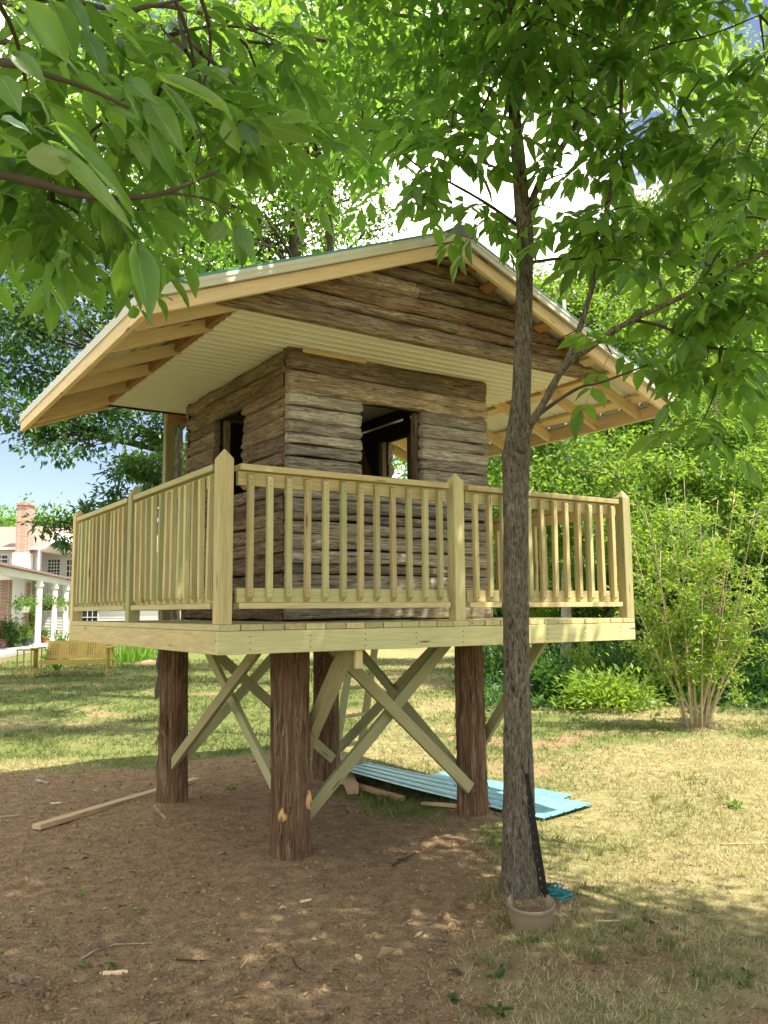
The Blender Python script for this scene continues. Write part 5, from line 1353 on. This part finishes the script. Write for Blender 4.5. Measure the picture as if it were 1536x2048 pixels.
mb.add([a, b, b2, a2, a + u, b + u, b2 + u, a2 + u], [(3, 2, 1, 0), (4, 5, 6, 7), (0, 1, 5, 4), (1, 2, 6, 5), (2, 3, 7, 6), (3, 0, 4, 7)]); mb.build('roof_shingles', M_shingle, PO)
for px_ in (77, 108, 131):
    c = along(px_); mb = MB(); mb.box((c.x - .12, c.y - .12, .12), (c.x + .12, c.y + .12, ZB - .152)); k = mb.build('porch_column', M_paint, HO)
    
    for za, zb in ((ZB - .40, ZB - .30), (.121, .30)): mb = MB(); mb.box((c.x - .17, c.y - .17, za), (c.x + .17, c.y + .17, zb)); mb.build('column_trim', M_paint, k)
mb = MB(); a, b = pA - pd * 3 - pn * .3, pB - pn * .3; a2, b2 = a + pn * 5, b + pn * 5; u = Vector((0, 0, .13))
mb.add([a, b, b2, a2, a + u, b + u, b2 + u, a2 + u], [(3, 2, 1, 0), (4, 5, 6, 7), (0, 1, 5, 4), (1, 2, 6, 5), (2, 3, 7, 6), (3, 0, 4, 7)]); mb.build('porch_floor', M_conc, HO)
hbox('brick_wall', M_brick, -120, 17, 40.5, .1, 3.3, .3)
hbox('brick_pier', M_brick, 50, 55, 44, .1, 3.3, .3)
c = along(36) + pn * 1.0; mb = MB(); mb.lathe([(.03, .22), (.08, .2), (.12, .08), (.30, 0), (.28, .0)], 14, c + Vector((0, 0, 2.75))); mb.tube([c + Vector((0, 0, 2.95)), c + Vector((-.2, 0, 3.1)), c + Vector((-.7, 0, 3.0))], [.02] * 3, 6); mb.build('barn_lamp', M_black, HO)

# ------------------------------------------------------------------ bushes and pots
def bush(name, label, c, r, h, leaf, n, mat, cat='bush', group=None, seed=1, upright=.5, T=T_LOW, wr=.45, stems=8, smat=None, sp=1.0):
    rng = np.random.default_rng(seed); c = Vector(c); root = empty(name, tuple(c), label, cat, group); mb = MB()
    u = rdir(max(8, n // 60), rng); u[:, 2] = np.abs(u[:, 2]); cc = u * rng.random((len(u), 1)) ** .35 * np.array([r, r, h]) * .85 + np.array([0, 0, h * .12])
    for q in cc[:stems]: tube_mb(mb, c, c + Vector(q), .012 * (h + .4), .003, rng, .05, 5, 4)
    st = mb.build('stems', smat or M_twig, root); st['kind'] = 'stuff'
    a = rng.integers(0, len(cc), n); P = cc[a] + rng.normal(size=(n, 3)) * np.array([r, r, h]) * .17 * sp; P[:, 2] = np.abs(P[:, 2]) + .01; P += np.array(c)
    out = unit(P - np.array(c)); d = unit(out * .6 + rdir(n, rng) * .6 + np.array([0, 0, upright])); nr = unit(rdir(n, rng) * .7 + np.array([0, 0, .8])); L = leaf * rng.uniform(.6, 1.3, n)
    leaf_mass('foliage', P, d, nr, L, L * wr, T, mat, root, (.72 if mat is M_leaf_bright else .4) + rng.normal(0, .15, len(cc))[a] + rng.normal(0, .12, n)); return root  # bright bushes get a higher tint, a sunlit look in the colour
def gpos(px, py): return on_ground(px, py)
bush('leafy_bush', 'rounded leafy green bush on the sunny lawn left of the tan stemmed shrub', gpos(1215, 1418), .80, .60, .14, 2100, M_leaf_bright, seed=61, wr=.38, upright=.15, sp=1.25)
bush('leafy_bush', 'smaller leafy clump with seed heads left of the rounded bush', gpos(1160, 1398), .40, 1.0, .10, 1500, M_leaf_bright, seed=62, wr=.36)
bush('weed_clump', 'tall thin green weed at the lawn edge right of the young tree', gpos(1105, 1400), .22, .78, .09, 500, M_leaf_mid, 'weed', seed=63, upright=.3)
bush('leafy_bush', 'low blue green bush at the wood edge left of the tan stemmed shrub', gpos(1325, 1395), .75, .75, .09, 2600, M_leaf_mid, seed=64, upright=.2)
bush('leafy_bush', 'dark low bush right of the tan stemmed shrub', gpos(1480, 1402), .9, .85, .09, 3000, M_leaf_dark, seed=65, upright=.2)
bush('weed_clump', 'young weedy sapling growing inside the tan stemmed shrub', gpos(1412, 1440), .25, 1.1, .11, 380, M_leaf_mid, 'weed', seed=66, upright=.2)
k = 0
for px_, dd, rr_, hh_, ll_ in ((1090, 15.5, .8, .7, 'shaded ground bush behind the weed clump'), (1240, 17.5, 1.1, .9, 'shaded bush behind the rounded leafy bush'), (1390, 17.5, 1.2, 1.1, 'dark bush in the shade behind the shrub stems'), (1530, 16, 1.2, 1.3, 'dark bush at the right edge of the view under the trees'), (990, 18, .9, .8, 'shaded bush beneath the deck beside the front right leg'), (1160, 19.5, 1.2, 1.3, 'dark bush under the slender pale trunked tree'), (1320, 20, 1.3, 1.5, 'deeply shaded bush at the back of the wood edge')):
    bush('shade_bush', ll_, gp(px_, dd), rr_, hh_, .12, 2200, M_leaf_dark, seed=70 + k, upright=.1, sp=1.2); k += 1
# undergrowth floor of the wood
rng = np.random.default_rng(8); n = 26000
pxs = rng.uniform(940, 1800, n); dep = rng.uniform(14.2, 34, n); base = np.array([tuple(gp(a, b)) for a, b in zip(pxs, dep)]); base[:, 2] = rng.random(n) ** 1.5 * (.15 + .03 * (dep - 14)) + .01
kk = (dep > 14.6 + 1.6 * (fbm(np.stack([base[:, 0] * .5, base[:, 1] * .5, base[:, 0] * 0], -1), 2))); base = base[kk]; n = len(base); L = rng.uniform(.10, .2, n)
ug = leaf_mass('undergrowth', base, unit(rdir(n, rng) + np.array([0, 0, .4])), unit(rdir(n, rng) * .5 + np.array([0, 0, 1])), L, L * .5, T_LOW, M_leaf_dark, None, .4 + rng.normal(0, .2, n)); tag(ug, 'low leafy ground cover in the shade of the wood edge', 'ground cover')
# tan stemmed shrub
sc = gpos(1395, 1452); SH = empty('tan_stemmed_shrub', tuple(sc), 'tall multi stemmed shrub with tan stems and small bright leaves on the lawn', 'shrub')
rng = np.random.default_rng(91); dS = (sc - CAM_LOC).dot(fwd)
tops = [(1268, 1090, 0), (1290, 1020, .3), (1330, 985, -.2), (1368, 955, .2), (1400, 1000, -.4), (1436, 1000, .3), (1470, 975, 0), (1510, 1020, -.3), (1530, 1090, .3), (1310, 1090, -.5), (1425, 1060, .5), (1262, 1190, -.3), (1535, 1190, .2), (1355, 1040, .5), (1460, 1110, -.6), (1285, 1150, .4), (1500, 1130, .1)]
LP = []; 
for i, (x, y, dd) in enumerate(tops):
    b = at(x, y, dS + dd); a = sc + Vector((b.x - sc.x, b.y - sc.y, 0)).normalized() * rng.uniform(.03, .16) + Vector((rng.normal(0, .03), rng.normal(0, .03), -.03)); mid = a.lerp(b, .5) + Vector((b.x - a.x, b.y - a.y, 0)) * .06 + Vector(rng.normal(0, .05, 3))
    pts = smooth_path([a, a.lerp(mid, .5), mid, b], 5); mb = MB(); mb.tube(pts, list(np.linspace(.020, .0035, len(pts))), 7); stem = mb.build('stem', M_tanstem, SH, smooth=True)
    mb = MB()
    for kq in range(16):
        t = rng.uniform(.45, 1.0); p = pts[int(t * (len(pts) - 1))]; q = p + Vector(rng.normal(0, .30, 3)) + Vector((0, 0, .16)); mb.tube([p, p.lerp(q, .5) + Vector((0, 0, .03)), q], [.005, .004, .002], 4, cap=False)
        for _ in range(36): u = .25 + .75 * rng.random() ** .6; LP.append(np.array(p.lerp(q, u)) + rng.normal(0, .055, 3))
    tw_ = mb.build('twig', M_tanstem, stem); tw_['kind'] = 'stuff'
LP = np.array(LP); n = len(LP); L = rng.uniform(.05, .095, n)
leaf_mass('foliage', LP, unit(rdir(n, rng) + np.array([0, 0, .5])), unit(rdir(n, rng) * .8 + np.array([0, 0, .6])), L, L * .48, T_LOW, M_leaf_bright, SH, .75 + rng.normal(0, .2, n))  # raised tint puts a sunlit tone into the leaf colour
mb = MB()
for kq in range(60): a = rng.uniform(0, 6.28); r_ = rng.uniform(.05, .30); mb.tube([sc + Vector((math.cos(a) * r_ * .6, math.sin(a) * r_ * .6, 0)), sc + Vector((math.cos(a) * r_, math.sin(a) * r_, rng.uniform(.05, .4)))], [.004, .002], 4)
o = mb.build('dead_stems', M_tanstem, SH); o['kind'] = 'stuff'
# strappy clump and bank by the left
sp_ = gpos(262, 1322); rng = np.random.default_rng(12); n = 260; r_ = rng.normal(0, .45, (n, 2)); base = np.stack([sp_.x + r_[:, 0] * 1.3, sp_.y + r_[:, 1], np.zeros(n)], -1); dd_ = unit(np.concatenate([r_ * .5 + rng.normal(0, .25, (n, 2)), np.ones((n, 1))], 1)); L = rng.uniform(.5, .95, n)
o = leaf_mass('strap_leaves', base, dd_, unit(rdir(n, rng) + .01), L, L * .055, T_BLADE, M_leaf_mid, None, .45 + rng.normal(0, .2, n), None); tag(o, 'clump of upright strap leaved plants on the lawn behind the left leg', 'plant')
def rock(px, py, r, label, mat=M_conc):
    c = gpos(px, py); bm = bmesh.new(); bmesh.ops.create_icosphere(bm, subdivisions=3, radius=r)
    for v in bm.verts:
        nn_ = float(fbm(np.array([[v.co.x / r * 1.3 + px, v.co.y / r * 1.3, v.co.z / r * 1.3]]), 3)[0]); v.co *= 1 + .3 * nn_; v.co.z *= .5
    me = bpy.data.meshes.new('rock'); bm.to_mesh(me); bm.free(); o = obj('rock', me, mat, None, Matrix.Translation(c + Vector((0, 0, r * .12)))); return tag(o, label, 'rock')
rock(330, 1318, .35, 'pale flat rock on the bank behind the left rear leg'); rock(300, 1330, .3, 'low tan rock on the bank beside the strap leaved plants', M_scrap)
rock(985, 1338, .22, 'grey rock at the wood edge seen beside the front right leg'); rock(948, 1310, .3, 'grey stone behind the front right leg at the lawn edge'); rock(1305, 1408, .2, 'pale flat stone at the lawn edge left of the tan stems')
# porch plants
def pot(px, py, dep, r, h, mat, label, plant=None):
    c = hp(px, dep, .14); root = empty('potted_plant', tuple(c), label, 'potted plant'); mb = MB(); mb.lathe([(0, .0), (r * .7, .0), (r * .95, h * .86), (r * 1.08, h * .86), (r * 1.08, h), (r * .9, h), (0, h * .9)], 16, c); mb.build('pot', mat, root)
    rng = np.random.default_rng(int(px)); n = 160; P = np.array(c) + np.array([0, 0, h]) + rng.normal(0, 1, (n, 3)) * np.array([r * .8, r * .8, h * .5]) + np.array([0, 0, h * .5]); P[:, 2] = np.maximum(P[:, 2], c.z + h * .8); L = rng.uniform(.12, .22, n)
    leaf_mass('foliage', P, unit(rdir(n, rng) + np.array([0, 0, .6])), unit(rdir(n, rng) + np.array([0, 0, .6])), L, L * .45, T_LOW, plant or M_leaf_mid, root, .4 + rng.normal(0, .2, n))
pot(25, 1280, 40, .27, .48, M_terra, 'terracotta pot with a plant at the edge of the porch'); pot(55, 1280, 41, .2, .36, M_darkpot, 'dark glazed pot with a plant left of the first porch column'); pot(92, 1278, 45, .22, .3, M_terra, 'low terracotta pot with a plant behind the first porch column')
def basket(px, dep, z, label, potmat=M_paint):
    c = hp(px, dep, z); root = empty('hanging_basket', tuple(c), label, 'hanging basket'); mb = MB(); mb.lathe([(0, -.28), (.2, -.26), (.27, 0), (.22, 0)], 14, c); mb.build('basket', potmat, root)
    mb = MB(); mb.tube([c + Vector((0, 0, .0)), c + Vector((0, 0, ZB - .15 - z))], [.008, .008], 4); mb.build('wire', M_black, root)
    rng = np.random.default_rng(int(px * 3)); n = 260; P = np.array(c) + rng.normal(0, 1, (n, 3)) * np.array([.28, .28, .17]) + np.array([0, 0, .12]); L = rng.uniform(.12, .22, n)
    leaf_mass('foliage', P, unit(rdir(n, rng) + np.array([0, 0, -.1])), unit(rdir(n, rng) + np.array([0, 0, .6])), L, L * .4, T_LOW, M_leaf_mid, root, .4 + rng.normal(0, .2, n))
c = along(48); dB = (c - CAM_LOC).dot(hy_); basket(48, dB, 2.0, 'hanging basket in a white pot left of the first porch column')
c = along(94); dB = (c - CAM_LOC).dot(hy_); basket(94, dB, 2.1, 'brown hanging basket between the first two porch columns', M_twig); basket(122, (along(122) - CAM_LOC).dot(hy_), 2.05, 'hanging basket between the second and third porch columns')
bush('porch_bush', 'yellow green bush growing beside the porch wall', hp(58, 44.5, .13), .75, 1.7, .2, 700, M_leaf_bright, seed=95, upright=.2)
bush('porch_bush', 'dark bush at the left end of the porch', hp(2, 39, .13), .9, 1.1, .2, 700, M_leaf_dark, seed=96, upright=.2)
def chair(px, dep, rz, label):
    c = hp(px, dep, .135); root = empty('porch_chair', tuple(c), label, 'chair', None, rz); B0 = WM[root]
    def cb(nm, lo, hi, M=Matrix.Identity(4)): mb = MB(); mb.box(lo, hi, 0, B0 @ M); return mb.build(nm, M_redpine, root)
    cb('seat', (-.28, -.28, .40), (.28, .28, .44)); cb('backrest', (-.28, .0, 0), (.28, .035, .75), Matrix.Translation((0, .26, .42)) @ Matrix.Rotation(-.3, 4, 'X'))
    for x in (-.26, .22):
        cb('leg', (x, -.27, 0), (x + .04, -.23, .60)); cb('leg', (x, .22, 0), (x + .04, .26, .399)); cb('armrest', (x - .03, -.3, .603), (x + .07, .28, .63))
chair(14, 39.6, 2.2, 'dark wooden porch chair by the brick wall'); chair(34, 41.5, 2.2, 'reddish wooden porch chair behind the terracotta pot')

# ------------------------------------------------------------------ yellow glider
M_yellow = mat_plain('mustard_paint', (.36, .26, .045), .45, .35, .06)
GD = 23.2; gl = hp(152, GD, 0); GLI = empty('glider_bench', tuple(gl), 'old mustard yellow metal glider bench on the shaded lawn', 'bench', None, math.atan2(hx_.y, hx_.x) + .10)
GM = WM[GLI]
def gb(nm, lo, hi, M=Matrix.Identity(4), mat=M_yellow, par=None): mb = MB(); mb.box(lo, hi, 0, GM @ M); return mb.build(nm, mat, par or GLI)
back = gb('backrest', (-.82, 0, 0), (.95, .03, .50), Matrix.Translation((0, .30, .45)) @ Matrix.Rotation(-.25, 4, 'X'))
mb = MB(); MM = GM @ Matrix.Translation((0, .30, .45)) @ Matrix.Rotation(-.25, 4, 'X')
for r_ in range(6):
    for c_ in range(26):
        if (c_ // 4) % 2 == 0: x = -.72 + c_ * .062; z = .12 + r_ * .055; mb.box((x - .012, -.004, z - .012), (x + .012, .001, z + .012), 0, MM)
o = mb.build('perforations', M_black, back); o['kind'] = 'stuff'
gb('seat', (-.82, -.30, .40), (.95, .30, .435), Matrix.Rotation(-.06, 4, 'X')); gb('seat_edge', (-.82, -.335, .33), (.95, -.302, .445))
for x in (-.98, .93):
    gb('arm_panel', (x, -.36, .24), (x + .04, -.12, .74)); gb('armrest', (x - .07, -.42, .742), (x + .12, .40, .775))
    for y in (-.36, .34): gb('leg', (x + .005, y - .015, .02), (x + .03, y + .015, .741))
    gb('glide_rail', (x + .0, -.42, -.005), (x + .04, .40, .018))
gb('base_rail', (-.94, -.02, .12), (.93, .02, .15)); gb('base_rail', (-.94, .28, .10), (.93, .32, .13))
bush('leafy_bush', 'low green plant growing just behind the yellow glider', hp(118, 24.6, 0), .5, .95, .14, 420, M_leaf_mid, seed=98)
gb('side_table', (-1.42, -.40, .70), (-1.0, .2, .735)); 
for x in (-1.40, -1.04):
    for y in (-.38, .16): gb('table_leg', (x, y, .0), (x + .03, y + .03, .699))

# ------------------------------------------------------------------ grass, chips and small weeds
rng = np.random.default_rng(21)
def scatter(n, d0, d1, spread=.62, px0=None):
    dep = d0 * (d1 / d0) ** rng.random(n); lat = rng.uniform(-spread, spread, n)
    p = np.array([CAM_LOC.x, CAM_LOC.y])[None] + dep[:, None] * np.array([hy_.x, hy_.y])[None] + (lat * dep)[:, None] * np.array([hx_.x, hx_.y])[None]
    return p, dep
p, dep = scatter(150000, 2.2, 30); s = soil_mask(p); q = np.concatenate([p, p[:, :1] * 0], 1)
dens = np.clip(1.02 - s * 1.15, .0, 1) * np.clip(.55 + .9 * fbm(q * 2.1 + 9, 3), .06, 1); keep = rng.random(len(p)) < dens
p, dep, s = p[keep], dep[keep], s[keep]; q = np.concatenate([p, p[:, :1] * 0], 1); n = len(p)
m = 3; base = np.repeat(np.concatenate([p, ground_z(p)[:, None] - .004], 1), m, 0); base[:, :2] += rng.normal(0, 1, (n * m, 2)) * (.006 + .0016 * np.repeat(dep, m))[:, None]
dm = np.repeat(dep, m); sm = np.repeat(s, m); qq = np.concatenate([base[:, :2], base[:, :1] * 0], 1)
gr = np.clip(green_mask(qq) + .5 * fbm(qq * 2.5, 2), 0, 1)                    # green to straw, in drifts
tint = np.clip(.84 - .70 * gr + rng.normal(0, .17, n * m) + .15 * sm, 0, 1)
L = rng.uniform(.018, .050, n * m) * (1 + .05 * dm) * (1 + .8 * np.clip(gr - .6, 0, 1)); lean = rng.uniform(.25, 1.5, n * m); az = rng.uniform(0, 6.28, n * m)
d = np.stack([np.cos(az) * lean, np.sin(az) * lean, np.ones(n * m)], -1)
g_ = leaf_mass('grass', base, d, unit(rdir(n * m, rng) + .01), L, .0026 + .00085 * dm, T_TRI, M_grass, None, tint); tag(g_, 'thin dry and green lawn grass', 'grass')
# longer tufts
tp_ = []
for px_, py_, k_ in ((1300, 1870, 6), (1340, 1900, 6), (1210, 1910, 5), (1150, 1780, 5), (1120, 1740, 5), (1180, 1700, 5), (1220, 1690, 4), (1500, 1960, 5), (1390, 1960, 5), (800, 1600, 12), (770, 1590, 12), (830, 1612, 10), (740, 1570, 9), (1380, 1560, 8), (1450, 1600, 8), (1330, 1600, 8), (1000, 1930, 3), (1060, 1880, 4)):
    for _ in range(k_): tp_.append((px_ + rng.normal(0, 26), py_ + rng.normal(0, 9)))
tb = np.array([tuple(on_ground(*a)) for a in tp_]); m = 22; B = np.repeat(tb, m, 0); B[:, :2] += rng.normal(0, .018, (len(B), 2)); n = len(B); az = rng.uniform(0, 6.28, n); lean = rng.uniform(.15, 1.1, n)
d = np.stack([np.cos(az) * lean, np.sin(az) * lean, np.ones(n)], -1); L = rng.uniform(.03, .085, n)
t_ = leaf_mass('grass_tufts', B, d, unit(rdir(n, rng) + .01), L, np.full(n, .0042), T_BLADE, M_grass, None, np.clip(.12 + rng.normal(0, .16, n) + .45 * (rng.random(n) < .25), 0, 1)); tag(t_, 'longer green tufts in the dry lawn', 'grass')
# chips, bits of bark and dead blades on the soil
p, dep = scatter(120000, 2.1, 12); s = soil_mask(p); keep = rng.random(len(p)) < np.clip(s * 1.1 + .10, 0, 1); p, dep = p[keep], dep[keep]; n = len(p)
base = np.concatenate([p, ground_z(p)[:, None] + .003 + .006 * rng.random((n, 1))], 1); az = rng.uniform(0, 6.28, n); d = np.stack([np.cos(az), np.sin(az), rng.normal(0, .25, n)], -1)
L = np.exp(rng.normal(-4.75, .6, n)) * (1 + .05 * dep); c_ = leaf_mass('wood_litter', base, d, unit(np.array([0, 0, 1.]) + rng.normal(0, .4, (n, 3))), L, L * rng.uniform(.12, .5, n), T_LOW, M_chip, None, rng.beta(1.5, 1.5, n)); tag(c_, 'scattered wood chips and bark crumbs on the bare soil', 'litter')
# clods
p, dep = scatter(26000, 2.1, 11); s = soil_mask(p); keep = s > .55; p = p[keep]; dep = dep[keep]; n = len(p)
ov = np.array([(1, 0, 0), (-.5, .87, 0), (-.5, -.87, 0), (0, 0, .8), (.4, .4, .5)]); of = np.array([(0, 1, 3), (1, 2, 3), (2, 0, 3), (0, 1, 4), (1, 3, 4), (3, 0, 4)])
r_ = np.exp(rng.normal(-5.0, .5, n)) * (1 + .04 * dep); az = rng.uniform(0, 6.28, n); ca, sa = np.cos(az)[:, None], np.sin(az)[:, None]
V = np.stack([ov[None, :, 0] * ca - ov[None, :, 1] * sa, ov[None, :, 0] * sa + ov[None, :, 1] * ca, np.repeat(ov[None, :, 2], n, 0)], -1) * r_[:, None, None] * rng.uniform(.6, 1.3, (n, 5, 1)) + np.concatenate([p, ground_z(p)[:, None]], 1)[:, None]
F = of[None] + (np.arange(n) * 5)[:, None, None]; M_clod = mat_plain('soil_clod', (.28, .185, .10), .95, .05, .3, 30)
o = obj('soil_crumbs', np_mesh('soil_crumbs', V.reshape(-1, 3), F.reshape(-1, 3)), M_clod, None, Matrix.Identity(4)); tag(o, 'crumbs of loose soil around the legs', 'soil', None, 'stuff')
def weed(px, py, n, r, ll, label, mat=M_leaf_mid, seed=0):
    c = on_ground(px, py); g = np.random.default_rng(seed + int(px)); az = g.uniform(0, 6.28, n); el = g.uniform(.1, .8, n); d = np.stack([np.cos(az) * np.cos(el), np.sin(az) * np.cos(el), np.sin(el)], -1); base = np.array(c) + d * r * g.random((n, 1)) * .4; L = g.uniform(.6, 1.2, n) * ll
    o = leaf_mass('weed', base, d, unit(np.array([0, 0, 1.]) + g.normal(0, .3, (n, 3))), L, L * .5, T_MID, mat, None, .4 + g.normal(0, .2, n), None); tag(o, label, 'weed')
weed(462, 1574, 14, .06, .05, 'small weed on bare soil between the left leg and near leg')
weed(158, 1790, 9, .05, .035, 'tiny dark green weed above the sunlit soil patch'); weed(282, 1818, 8, .05, .035, 'small yellow green weed at the edge of a sunny soil patch', M_leaf_bright)
weed(172, 1930, 7, .05, .04, 'small weed left of the pale wood splinter'); weed(232, 1932, 7, .05, .045, 'small weed behind the pale wood splinter'); weed(250, 1955, 4, .03, .03, 'tiny yellowed weed in front of the pale wood splinter', M_leaf_bright)
weed(1475, 1612, 16, .10, .08, 'leafy weed on the sunny lawn at the right', M_leaf_bright); weed(1160, 1632, 8, .05, .05, 'small green weed beyond the tip of the blue sheet')
weed(990, 1958, 6, .04, .06, 'dark fallen leaf cluster on the grass below the pot', M_leaf_dark); weed(995, 2020, 8, .05, .06, 'dark leafy weed at the bottom edge of the view', M_leaf_dark); weed(900, 1998, 5, .04, .05, 'small fallen green leaves at the bottom left of the tree', M_leaf_dark)
